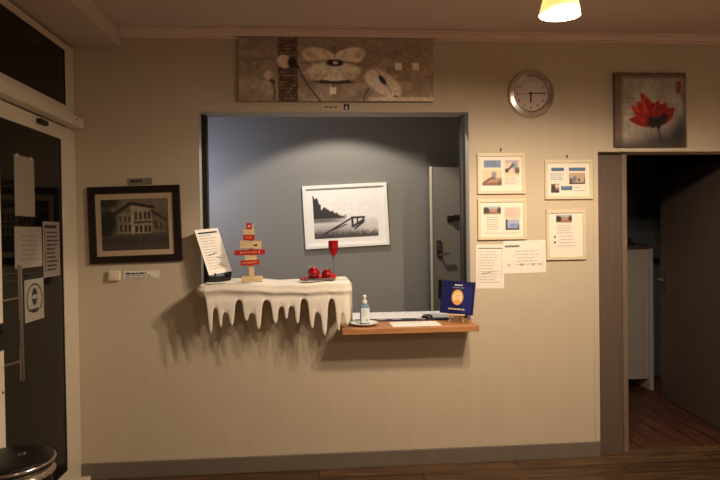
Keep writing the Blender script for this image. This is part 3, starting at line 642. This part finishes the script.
def recep(t, w, h, y):
    part('lettering', INK, t, lambda b: textrows(b, -w*.46, w*.16, h*.62, 1, .02, h*.28, y, rn, .99, False, (.015, .03)))
    part('navy_square', NAVY_D, t, lambda b: quad(b, w*.24, w*.44, h*.08, h*.95, y))
    part('white_symbol', WHITEINK, t, lambda b: (b.faces.new([b.verts.new(p) for p in ((w*.29, y-.0008, h*.2), (w*.39, y-.0008, h*.2), (w*.34, y-.0008, h*.8))])))
wallplate('hatch_sign', 'tiny sign with a navy symbol square on the lintel above the hatch', 'sign', [(323,103.6),(351,103.8),(351,110.6),(323,110.4)], mat('sign_paper', (206, 184, 158), .6), .0015, recep, bev=0)
GT = 'paper sheets taped to the wall'
def sheet1(t, w, h, y):
    part('heading_bar', INK, t, lambda b: quad(b, -w*.42, w*.44, h*.90, h*.925, y)); part('printed_text', INK_L, t, lambda b: (textrows(b, -w*.4, w*.4, h*.84, 12, h*.063, .004, y, rn, .95, False, (.02, .06)), ))
    [part('border_line', INK_L, t, lambda b: quad(b, *a, y)) for a in ((-w*.44, -w*.43, h*.05, h*.88), (w*.40, w*.41, h*.25, h*.88))]
    part('signature', INK, t, lambda b: b.faces.new([b.verts.new(p) for p in ((-w*.3, y, h*.33), (0, y, h*.36), (w*.25, y, h*.41), (0, y, h*.375), (-w*.3, y, h*.345))]))
wallplate('paper_sheet', 'upright printed page taped to the wall beside the hatch edge', 'paper', [(475,244.5),(503,244.5),(504,288.2),(476,288.8)], PAPER, .0012, sheet1, GT, 0)
SYM = mat('faint_symbol_print', (204, 190, 178), .8)
def sheet2(t, w, h, y):
    part('heading_bar', INK, t, lambda b: quad(b, -w*.47, -w*.12, h*.80, h*.86, y)); part('printed_text', INK_L, t, lambda b: textrows(b, -w*.3, w*.38, h*.68, 5, h*.1, .004, y, rn, .95, True, (.02, .06)))
    [part('symbol', SYM, t, lambda b: quad(b, x*w-.012, x*w+.012, h*.22, h*.3, y)) for x in (-.38, -.08, .2, .36)]; part('border_line', INK_L, t, lambda b: quad(b, w*.43, w*.435, h*.15, h*.9, y))
t = wallplate('paper_sheet', 'landscape printed page taped below the framed leaflets', 'paper', [(503.3,241),(545.3,239.7),(546,272),(504,274)], PAPER, .0006, sheet2, GT, 0)
t.location.y = -.0021

# ------------------------------------------------------------------ counters
LZ = 1.232
bm = NB()
o = obj('bar_ledge', NB(), LEDGE)
me = o.data; bm = NB(); poly(bm, [(-.695, LZ-.05), (.20, LZ-.05), (.20, LZ-.012), (-.695, LZ-.012)], -.215, .21); bmesh.ops.recalc_face_normals(bm, faces=bm.faces[:]); bm.to_mesh(me); bm.free()
tag(o, 'raised beige hatch ledge hidden under the dripping white felt', 'shelf')
OZ = .946
bm = NB()
pts = [(.153, -.24), (1.004, -.24), (1.004, .385), (.242, .385), (.242, -.004), (.153, -.004)]
a = [bm.verts.new((x, yv, OZ-.037)) for x, yv in pts]; b = [bm.verts.new((x, yv, OZ)) for x, yv in pts]
bm.faces.new(a[::-1]); bm.faces.new(b)
for i in range(6): bm.faces.new((a[i], a[(i+1) % 6], b[(i+1) % 6], b[i]))
tag(obj('wooden_counter', bm, OAK, bevel=.003), 'oiled wooden counter board across the lower part of the hatch', 'counter')

# ---- white felt with melting icicle drips
EDGE = [(197,296), (203,297), (210.3,333.5,1), (214.8,308.5), (220.2,327.5,1), (224.5,313), (231.5,326,1), (238.5,300.2), (246,321,1), (252.0,313.5), (258.2,329.5,1), (266.3,300.2), (275.2,324,1), (281.5,307), (286,319.5,1), (291.2,306.5), (297.3,324,1), (303.6,299), (312.2,328.5,1), (316.8,312.5), (324.5,336,1), (331.5,299), (338.6,331.5,1), (342.6,313.5), (347.6,326.5,1), (351,322)]
def edge_px(x):
    for A, B in zip(EDGE, EDGE[1:]):
        if A[0] <= x <= B[0]:
            tt = (x-A[0])/(B[0]-A[0])
            if len(A) > 2: tt = 1-tt; lo, hi = B[1], A[1]
            else: lo, hi = A[1], B[1]
            if hi < lo+4: return lo+(hi-lo)*tt
            if tt < .5: f = .20*(tt/.5)**2.6
            elif tt < .72: f = .20+.62*((tt-.5)/.22)
            else: f = .82+.18*math.sin((tt-.72)/.28*PI/2)
            return lo+(hi-lo)*f
    return EDGE[0][1] if x < EDGE[0][0] else EDGE[-1][1]
def snow():
    fy, xl, xr, rc = -.25, -.712, .214, .06
    path = []
    def arc(cx, cy, a0, a1, n=8): return [(cx+rc*math.cos(a0+(a1-a0)*i/n), cy+rc*math.sin(a0+(a1-a0)*i/n)) for i in range(n+1)]
    path += [(xl, -.003+(fy+rc+.003)*i/8) for i in range(8)]
    path += arc(xl+rc, fy+rc, PI, 1.5*PI)
    n = 420; path += [(xl+rc+(xr-xl-2*rc)*i/n, fy) for i in range(1, n)]
    path += arc(xr-rc, fy+rc, 1.5*PI, 2*PI)
    path += [(xr, fy+rc+(-.003-fy-rc)*i/8) for i in range(1, 9)]
    bm = NB(); NV, NT = 26, 9; cols = []
    for k, (x, y) in enumerate(path):
        # outward direction
        p0, p1 = path[max(0, k-1)], path[min(len(path)-1, k+1)]; tx_, ty_ = p1[0]-p0[0], p1[1]-p0[1]; L = math.hypot(tx_, ty_) or 1; nx_, ny_ = ty_/L, -tx_/L
        # photo x of this column
        v = Vector((x, y, 1.1))-CAM; px = 360+FPX*(v @ R2)/(v @ _fw)
        if y > fy+rc*.9: low = 1.165 if x < 0 else 1.06
        else: low = onY(px, edge_px(px), y).z
        top = LZ + .004*math.sin(x*9)+.002*math.sin(x*31)
        col = []
        uu = (x-xl)/(xr-xl); sx, sy = -.69+uu*.885, .155
        for j in range(NT):                              # top sheet, back to front
            q = j/NT; col.append((sx+(x-nx_*.02-sx)*q, sy+(y-ny_*.02-sy)*q, top+.003*math.sin(9*x+7*q)))
        for j in range(4):                               # rounded lip
            a = j/3*PI/2; col.append((x-nx_*.02*(1-math.sin(a)), y-ny_*.02*(1-math.sin(a)), top-.02+.02*math.cos(a)))
        for j in range(1, NV+1):
            q = j/NV; z = (top-.02)+(low-(top-.02))*q; dz = top-z
            roll = .012*math.exp(-((dz-.045-.012*math.sin(x*4+1))/.016)**2) - .006*math.exp(-((dz-.075)/.02)**2)
            wv = .005*math.sin(x*17+dz*9)*min(1, dz/.1)
            taper = -.006*q**6
            col.append((x+nx_*(roll+wv+taper), y+ny_*(roll+wv+taper), z))
        cols.append([bm.verts.new(p) for p in col])
    for A, B in zip(cols, cols[1:]):
        for j in range(len(A)-1): bm.faces.new((A[j], B[j], B[j+1], A[j+1]))
    o = obj('felt_snow_drape', bm, SNOW, smooth=True)
    s = o.modifiers.new('thickness', 'SOLIDIFY'); s.thickness = .006; s.offset = -1
    s.use_rim = True
    return o
tag(snow(), 'white felt snow drape with dripping icicle edge over the raised ledge', 'decoration')
ST = LZ+.004                                            # top of the felt

# ------------------------------------------------------------------ things on the raised ledge
BLp = Vector((-.668, -.135, ST+.018))
az = math.radians(56); lean = math.radians(19)
t = thing('leaflet_easel', 'black tabletop easel holding a white printed sheet, left end of the ledge', 'easel', (BLp.x, BLp.y, ST), (0, 0, az))
def lz(b):
    for x in (.035, .175):
        tube(b, (x, -.03, .03), (x, .012, .03), .005, 8); tube(b, (x, -.03, .03), (x, -.034, .058), .005, 8); tube(b, (x, -.002, 0), (x, 0, .03), .005, 8)
        tube(b, (x, .012, .03), (x, .06, .16), .005, 8)
    box(b, .005, .205, -.006, .006, .0, .034)
part('stand_rail', BLACK, t, lz)
part('stand_wing', BLACK, t, lambda b: poly(b, [(.16, 0), (.215, 0), (.205, .085), (.195, .085)], .004, .012))
part('stand_leg', BLACK, t, lambda b: tube(b, (.105, .06, .1), (.105, .11, .004), .005, 8))
mxs = Matrix.Translation((0, -.014, .046)) @ Matrix.Rotation(-lean, 4, 'X') @ Matrix.Rotation(-.07, 4, 'Y')
ts = thing('printed_sheet', 'white printed page leaning back on the black easel at the ledge end', 'paper', (BLp.x, BLp.y, ST), (0, 0, az))
ts.matrix_world = Matrix.Translation((BLp.x, BLp.y, ST)) @ Matrix.Rotation(az, 4, 'Z') @ mxs
W_, H_ = .21, .297
part('sheet', PAPER, ts, lambda b: box(b, 0, W_, -.001, .001, 0, H_))
part('heading_bar', INK_D, ts, lambda b: quad(b, .02, W_-.02, H_-.03, H_-.02, -.0018))
part('printed_text', INK_L, ts, lambda b: textrows(b, .02, W_-.025, H_-.042, 13, .018, .004, -.0018, rn, .95, False, (.02, .05)))
part('signature', INK_D, ts, lambda b: [b.faces.new([b.verts.new((x, -.0018, z)) for x, z in q]) for q in ([(.05, .12), (.1, .128), (.15, .142), (.1, .134), (.05, .126)], [(.1, .105), (.14, .1), (.18, .088), (.14, .105)])])
o = NB(); box(o, -.06, .06, -.035, .035, 0, .0012)
q = tag(obj('loose_paper', o, PAPER), 'flat white slip of paper on the felt under the black easel', 'paper'); q.location = (-.60, -.205, ST+.0045); q.rotation_euler = (0, 0, .05)

# wooden pallet tree
U = .000851
t = thing('wooden_christmas_tree', 'small wooden slat Christmas tree with red planks standing on the felt', 'decoration', (-.405, -.11, ST+.003), (0, 0, .05))
zz = lambda Yz: (445-Yz)*U
xx = lambda Xz: (Xz-478)*U
part('base', PINE, t, lambda b: box(b, xx(412), xx(562), -.035, .035, 0, zz(410)), .002)
part('trunk', PINE, t, lambda b: box(b, xx(465), xx(500), -.012, .012, zz(410), zz(30)), .001)
def plank(m, X0, X1, Y0, Y1, rot=0, y0=-.026, label=None):
    cx, cz = (xx(X0)+xx(X1))/2, (zz(Y0)+zz(Y1))/2; hw, hh = (X1-X0)*U/2, (Y1-Y0)*U/2
    mxp = Matrix.Translation((cx, 0, cz)) @ Matrix.Rotation(rot, 4, 'Y')
    bm = NB(); box(bm, -hw, hw, y0, -.0125, -hh, hh, mxp); o = obj('plank', bm, m, t, .0015)
    o['label'] = label or ('red painted plank' if m is REDPAINT else 'bare pine plank')
    return o, mxp, hw, hh
plank(PINE, 428, 508, 66, 105, .02); plank(PINE, 402, 556, 148, 206, .03); plank(PINE, 436, 522, 254, 290, .0)
def star(bm, cx, cz, r, y, mxp):
    p = [(cx+(r if i % 2 == 0 else r*.42)*math.sin(i*PI/5), cz+(r if i % 2 == 0 else r*.42)*math.cos(i*PI/5)) for i in range(10)]
    bm.faces.new([bm.verts.new(mxp @ Vector((a, y, c_))) for a, c_ in p])
def strokes(bm, x0, x1, hgt, mxp, n):
    rr = random.Random(n); a = x0; stp = (x1-x0)/n
    for i in range(n):
        z0 = -hgt*rr.uniform(.5, 1); z1 = hgt*rr.uniform(.5, 1)
        for q in ((a, a+stp*.22, z0, z1), (a, a+stp*.7, z1-hgt*.35, z1), (a+stp*.5, a+stp*.7, z0, z1)):
            bm.faces.new([bm.verts.new(mxp @ Vector(p)) for p in ((q[0], -.0268, q[2]), (q[1], -.0268, q[2]), (q[1], -.0268, q[3]), (q[0], -.0268, q[3]))])
        a += stp
o, mxp, hw, hh = plank(REDPAINT, 452, 491, 18, 66, .02); bm = NB(); star(bm, 0, 0, .009, -.0268, mxp); obj('star', bm, WHITEINK, o)
o, mxp, hw, hh = plank(REDPAINT, 428, 510, 106, 143, .03); bm = NB(); strokes(bm, -.018, .02, .008, mxp, 4); obj('gold_lettering', bm, GOLD, o)
o, mxp, hw, hh = plank(REDPAINT, 364, 584, 214, 251, -.02); bm = NB(); strokes(bm, -.04, .045, .006, mxp, 9); obj('gold_lettering', bm, GOLD, o)
bm = NB(); star(bm, -.052, 0, .0065, -.0268, mxp); obj('star', bm, WHITEINK, o); bm = NB(); star(bm, .058, 0, .0065, -.0268, mxp); obj('star', bm, WHITEINK, o)
o, mxp, hw, hh = plank(REDPAINT, 408, 541, 288, 326, -.06); bm = NB(); strokes(bm, -.045, .045, .0065, mxp, 8); obj('gold_lettering', bm, GOLD, o)
bm = NB(); poly(bm, [(xx(495), zz(180)), (xx(530), zz(172)), (xx(526), zz(190)), (xx(505), zz(186))], -.0272, -.0262); o = obj('knot', bm, INK_D, t); o['label'] = 'dark knot in the pine plank'

# bauble tray
TZ = ST+.002
TC = Vector((.018, -.15, TZ))
t = thing('decoration_tray', 'thin silver tray under the red baubles on the felt', 'tray', TC)
part('plate', SILVER, t, lambda b: box(b, -.1, .095, -.05, .05, .004, .009), .002)
part('rim', SILVER, t, lambda b: [box(b, *a) for a in ((-.103, .098, -.053, -.049, .004, .016), (-.103, .098, .049, .053, .004, .016), (-.103, -.099, -.049, .049, .004, .016), (.094, .098, -.049, .049, .004, .016))], .001)
for x in (-.08, .075):
    for yv in (-.035, .035): part('foot', BLACK, t, lambda b: lathe(b, [(0, 0), (.008, 0), (.008, .004), (0, .004)], 12, (x, yv, 0)))
GB = 'red Christmas ornaments on the silver tray'
PZ = TZ+.009
def bauble(x, yv, r, label, tilt=(0, 0, 0), m=BAUBLE):
    t = thing('bauble', label, 'bauble', (x, yv, PZ), (0, 0, 0), GB)
    part('ball', m, t, lambda b: ball(b, (0, 0, r), r, 32), 0, True)
    mxc = Matrix.Translation((0, 0, r)) @ Euler(tilt).to_matrix().to_4x4()
    part('cap', CHROME if m is BAUBLE else BLACK, t, lambda b: lathe(b, [(r*.22, r*.96), (r*.22, r*1.16), (0, r*1.16)], 16, mx=mxc), 0, 'auto')
    part('hanging_ring', CHROME, t, lambda b: [tube(b, mxc @ Vector((.005*math.cos(a), 0, r*1.2+.004+.005*math.sin(a))), mxc @ Vector((.005*math.cos(a+.8), 0, r*1.2+.004+.005*math.sin(a+.8))), .001, 6) for a in np.arange(0, 6.2, .785)])
    return t
bauble(-.016, -.155, .039, 'largest shiny red bauble, left of the two big ones on the tray', (0, -.55, 0))
bauble(.066, -.152, .032, 'second large shiny red bauble, on the tray before the red wine glass', (.3, .6, 0))
def berry(x, yv, r, label):
    o = NB(); ball(o, (0, 0, r), r, 20); q = tag(obj('red_berry', o, BERRY, smooth=True), label, 'ornament', GB); q.location = (x, yv, PZ if abs(x-.018) < .1 else ST+.004)
    return q
berry(-.091, -.165, .011, 'lone small red bead at the left end of the tray')
berry(-.066, -.160, .010, 'small red bead between the lone bead and the largest bauble')
berry(.021, -.172, .014, 'small red bead in front, between the two large baubles')
berry(.036, -.14, .012, 'small red bead tucked behind the two large baubles')
t = thing('berry_cluster', 'bunch of small red beads at the right end of the silver tray', 'ornament', (.100, -.16, PZ), (0, 0, 0), GB)
rb = random.Random(4)
for k in range(9):
    x, yv, z = rb.uniform(-.018, .016), rb.uniform(-.018, .018), (.010 if k < 5 else .026)
    bm = NB(); ball(bm, (x, yv, z), .0105, 16); obj('bead', bm, BERRY, t, smooth=True)
t = thing('wine_glass', 'stemmed glass with red bowl standing behind the red baubles', 'glass', (.112, -.045, ST+.002))
part('bowl', REDGLASS, t, lambda b: lathe(b, [(0, .140), (.006, .142), (.018, .154), (.027, .172), (.031, .20), (.032, .246), (.0305, .246), (.029, .20), (.025, .174), (.016, .158), (0, .147)], 40), 0, True, 'red glass bowl')
part('stem', CLEAR, t, lambda b: lathe(b, [(0, .006), (.010, .006), (.0045, .018), (.0038, .07), (.0045, .13), (.006, .141), (0, .141)], 20), 0, True, 'clear glass stem')
part('foot', CLEAR, t, lambda b: lathe(b, [(0, 0), (.034, 0), (.034, .002), (.010, .0055), (0, .006)], 36), 0, True)
o = NB(); tube(o, (0, 0, .004), (.075, .03, .004), .0035, 8); tube(o, (.01, .012, .0042), (.07, .0, .0045), .0025, 8)
q = tag(obj('white_twig', o, mat('white_twig', (226, 214, 198), .7)), 'pale twig lying on the felt right of the silver tray', 'decoration'); q.location = (.118, -.12, ST+.002)

# ------------------------------------------------------------------ things on the wooden counter
CZ = OZ+.0005
t = thing('desk_pad', 'wide white calendar desk pad with a navy edge on the wooden counter', 'desk pad', (.56, .27, CZ), (0, 0, -.02))
part('pad', mat('pad_paper', (230, 226, 224), .6), t, lambda b: box(b, -.32, .36, -.22, .13, 0, .008), .001)
part('navy_edge', NAVY_D, t, lambda b: box(b, -.305, .325, -.255, -.195, 0, .0095), .001)
PADP = mat('pad_pictures', (196, 160, 160), .6)
for x in (-.16, -.06, .1): part('edge_picture', PADP, t, lambda b: box(b, x, x+.06, -.25, -.225, .0095, .0102))
part('calendar_grid', mat('grid_grey', (206, 200, 198), .7), t, lambda b: [box(b, -.31, .31, a, a+.002, .008, .0086) for a in (-.13, -.05, .03, .09)] + [box(b, x, x+.002, -.18, .12, .008, .0086) for x in np.arange(-.27, .3, .09)])
t = thing('computer_mouse', 'small black mouse lying on the right half of the desk pad', 'mouse', (.735, .055, CZ+.0085), (0, 0, 1.2))
def mouse(b):
    lathe(b, [(0, .026), (.012, .025), (.02, .019), (.025, .010), (.024, 0), (0, 0)], 28)
    for v in b.verts: v.co.y *= 1.55
part('shell', BLACK, t, mouse, 0, True)
part('scroll_wheel', DARKSTEEL, t, lambda b: tube(b, (-.003, -.02, .021), (.003, -.02, .021), .005, 14), 0, 'auto')
t = thing('paper_sheet', 'white sheet of paper lying at the front edge of the wooden counter', 'paper', (.622, -.115, CZ), (0, 0, .02))
part('sheet', PAPER, t, lambda b: box(b, -.155, .155, -.095, .095, 0, .0008))
[part('printed_word', INK, t, lambda b: box(b, -.03+i*.03, -.006+i*.03, .05, .057, .0008, .0012)) for i in range(3)]
t = thing('saucer', 'round white saucer under the sanitiser bottle on the wooden counter', 'saucer', (.297, -.115, CZ))
part('dish', PORCELAIN, t, lambda b: lathe(b, [(0, .004), (.045, .004), (.065, .009), (.088, .018), (.091, .0195), (.088, .0155), (.066, .005), (.047, 0), (0, 0)], 48), 0, True)
t = thing('sanitiser_bottle', 'clear pump bottle of hand gel with white label standing on the saucer', 'bottle', (.303, -.115, CZ+.0045))
t.scale = (1.08, 1.08, 1.12)
def body(b):
    lathe(b, [(0, 0), (.026, 0), (.029, .004), (.029, .098), (.026, .108), (.014, .116), (.012, .122), (0, .122)], 36)
    for v in b.verts: v.co.y *= .72
part('body', GEL, t, body, 0, True)
def lab(b):
    n = 14; r = .0297
    A = [b.verts.new((r*math.sin(a), -r*.72*math.cos(a)-.0004, .012)) for a in np.linspace(-.9, 1.15, n)]; B = [b.verts.new((v.co.x, v.co.y, .094)) for v in A]
    for i in range(n-1): b.faces.new((A[i], A[i+1], B[i+1], B[i]))
part('label', LABEL, t, lab, 0, True, 'white paper label')
part('label_mark', GREEN, t, lambda b: quad(b, .004, .017, .02, .034, -.0222)); part('label_text', INK_L, t, lambda b: textrows(b, -.014, .014, .082, 3, .011, .004, -.0224, rn, .98, True, (.006, .012)))
part('pump', PORCELAIN, t, lambda b: (lathe(b, [(0, .120), (.0145, .120), (.0145, .136), (.006, .139), (.0055, .150), (.010, .151), (.010, .164), (.004, .168), (0, .168)], 24), tube(b, (0, -.004, .159), (-.003, -.028, .156), .0042, 10)), 0, 'auto', 'white pump top')

# blue brochure on a small wooden easel
yaw = -math.radians(27); lean = math.radians(13)
BC = Vector((.905, -.075, CZ))
t = thing('mini_easel', 'little pine easel under the navy brochure at the counter end', 'easel', BC, (0, 0, yaw))
for x in (-.045, .045):
    bm = NB(); tube(bm, (x, -.028, .006), (x*.45, .022, .15), .0055, 8); obj('leg', bm, PINE, t, smooth='auto')
bm = NB(); tube(bm, (0, .02, .145), (0, .085, .004), .0055, 8); obj('leg', bm, PINE, t, smooth='auto')
part('lip', PINE, t, lambda b: box(b, -.06, .062, -.056, -.022, .046, .056), .002)
part('crossbar', PINE, t, lambda b: box(b, -.05, .05, -.022, -.014, .04, .052), .002)
tb = thing('navy_brochure', 'navy blue brochure with a gold medallion leaning on the little pine easel', 'brochure', BC)
tb.matrix_world = Matrix.Translation(BC) @ Matrix.Rotation(yaw, 4, 'Z') @ Matrix.Translation((.004, -.043, .0645)) @ Matrix.Rotation(-lean, 4, 'X') @ Matrix.Rotation(.05, 4, 'Y')
W_, H_ = .216, .212
part('cover', NAVY, tb, lambda b: box(b, -W_/2, W_/2, 0, .008, -.008, H_-.008), .001)
part('side_panel', mat('mid_blue_print', (30, 32, 100), .4), tb, lambda b: (quad(b, W_*.16, W_*.42, .0, H_*.8, -.0006)))
def disc(b, cx, cz, rx, rz, y, n=40): b.faces.new([b.verts.new((cx+rx*math.cos(2*PI*i/n), y, cz+rz*math.sin(2*PI*i/n))) for i in range(n)])
part('medallion', mat('gold_medallion', (222, 160, 84), .5), tb, lambda b: disc(b, 0, H_*.47, .038, .050, -.0012))
part('medallion_relief', mat('cream_relief', (236, 204, 150), .5), tb, lambda b: (disc(b, -.018, H_*.46, .012, .022, -.0018), disc(b, .02, H_*.46, .012, .022, -.0018), disc(b, 0, H_*.58, .024, .009, -.0018), disc(b, 0, H_*.45, .006, .014, -.0018)))
part('white_heading', WHITEINK, tb, lambda b: textrows(b, -.026, .03, H_*.86, 1, .02, .008, -.0012, rn, .99, True, (.012, .02)))
part('small_text', BLUE_L, tb, lambda b: textrows(b, -.06, .066, H_*.77, 1, .02, .004, -.0012, rn, .99, True)); part('yellow_text', mat('yellow_ink', (196, 186, 130), .6), tb, lambda b: textrows(b, -.075, .075, H_*.13, 1, .02, .009, -.0012, rn, .99, True, (.01, .025)))

# ------------------------------------------------------------------ hall cabinet
t = thing('hall_cabinet', 'pale tall cabinet with a dark top in the dim room beyond the doorway', 'cabinet', (2.8, 1.7, 0))
wbox('top_board', CABTOP, t, (2.3, 3.235, 1.46, 1.9, 1.35, 1.376), .004, 'dark overhanging top')
wbox('front_panel', CABWHITE, t, (2.33, 3.135, 1.51, 1.53, .105, 1.35), .002)
wbox('side_panel', CABWHITE, t, (3.135, 3.175, 1.49, 1.88, 0, 1.35), .002)
wbox('back_panel', CABTOP, t, (2.33, 3.135, 1.86, 1.88, .0, 1.35))
wbox('front_batten', CABWHITE, t, (3.085, 3.093, 1.504, 1.51, .13, 1.28), .001)
bm = NB(); lathe(bm, [(0, 0), (.045, 0), (.05, .012), (.03, .02), (.014, .03), (.012, .045), (.02, .055), (.012, .066), (0, .07)], 20)
q = tag(obj('dark_ornament', bm, BLACK, smooth=True), 'small dark ornament standing on the pale cabinet in the dim room', 'ornament'); q.location = (2.985, 1.55, 1.3765)

# ------------------------------------------------------------------ ceiling lamp
t = thing('ceiling_lamp', 'ceiling spot lamp with glowing cone shades above the clock', 'lamp', (1.1, -1.75, CEIL))
part('canopy', STEEL, t, lambda b: lathe(b, [(0, 0), (.11, 0), (.11, -.02), (.09, -.035), (0, -.035)], 40), 0, 'auto')
heads = [((1.0, -1.47, 2.402), (.045, -.06)), ((.966, -1.66, 2.419), (-.05, -.05)), ((1.30, -1.62, 2.47), (-.02, .02)), ((1.08, -2.05, 2.44), (-.12, -.02)), ((1.38, -1.98, 2.46), (-.02, -.02))]
LAMPC = (1.0, .82, .62)
for i, ((x, yv, z), (tx_, ty_)) in enumerate(heads):
    ax = Vector((tx_, ty_, 1)).normalized()
    mxh = Matrix.Translation(Vector((x, yv, z))-Vector((1.1, -1.75, CEIL))) @ ax.to_track_quat('Z', 'Y').to_matrix().to_4x4()
    s = part('lamp_shade', SHADE, t, lambda b: lathe(b, [(.0805, 0), (.079, .001), (.055, .125), (.0, .127), (0, .1285), (.0565, .127), (.0815, .001), (.0805, 0)], 48, mx=mxh), 0, 'auto')
    top = mxh @ Vector((0, 0, .13))
    part('bulb', BULB, t, lambda b: (ball(b, mxh @ Vector((0, 0, .075)), .03, 20)), 0, True)
    part('arm', STEEL, t, lambda b: (tube(b, top, top+Vector((0, 0, .05)), .016), tube(b, top+Vector((0, 0, .04)), Vector((top.x*.35, top.y*.35, -.03)), .007)), 0, 'auto')
    ld = bpy.data.lights.new('lamp_light', 'POINT'); ld.energy = (40, 26, 62, 26, 62)[i]; ld.color = LAMPC; ld.shadow_soft_size = .014
    lo = bpy.data.objects.new('lamp_light', ld); COL.objects.link(lo); lo.location = Vector((1.1, -1.75, CEIL)) + mxh @ Vector((0, 0, .009 if i == 0 else .020))

# ------------------------------------------------------------------ office downlight and added unseen lights
def light(kind, name, loc, energy, color, rot=(0, 0, 0), **k):
    ld = bpy.data.lights.new(name, kind); ld.energy = energy; ld.color = color
    for a, v in k.items(): setattr(ld, a, v)
    o = bpy.data.objects.new(name, ld); COL.objects.link(o); o.location = loc; o.rotation_euler = rot; return o
light('SPOT', 'office_downlight', (.22, .55, 2.80), 68, (1, .91, .77), spot_size=math.radians(120), spot_blend=.2, shadow_soft_size=.03)
light('AREA', 'office_cool_fill', (-1.25, .7, 1.95), 8.5, (.66, .74, 1.0), (math.radians(85), 0, math.radians(-35)), size=.35)  # added cool light for the bluish left side, no source modelled
light('AREA', 'room_fill', (1.6, -4.6, 2.5), 17, (1, .88, .76), (math.radians(20), 0, 0), size=.5)  # unseen fill added behind the camera to lift the room

wd = bpy.data.worlds.new('night'); S.world = wd; wd.use_nodes = True
wd.node_tree.nodes['Background'].inputs[0].default_value = (.02, .022, .03, 1); wd.node_tree.nodes['Background'].inputs[1].default_value = .3
S.view_settings.view_transform = 'Standard'; S.view_settings.look = 'None'; S.view_settings.exposure = 0; S.view_settings.gamma = 1
try: S.cycles.use_denoising = True
except Exception: pass
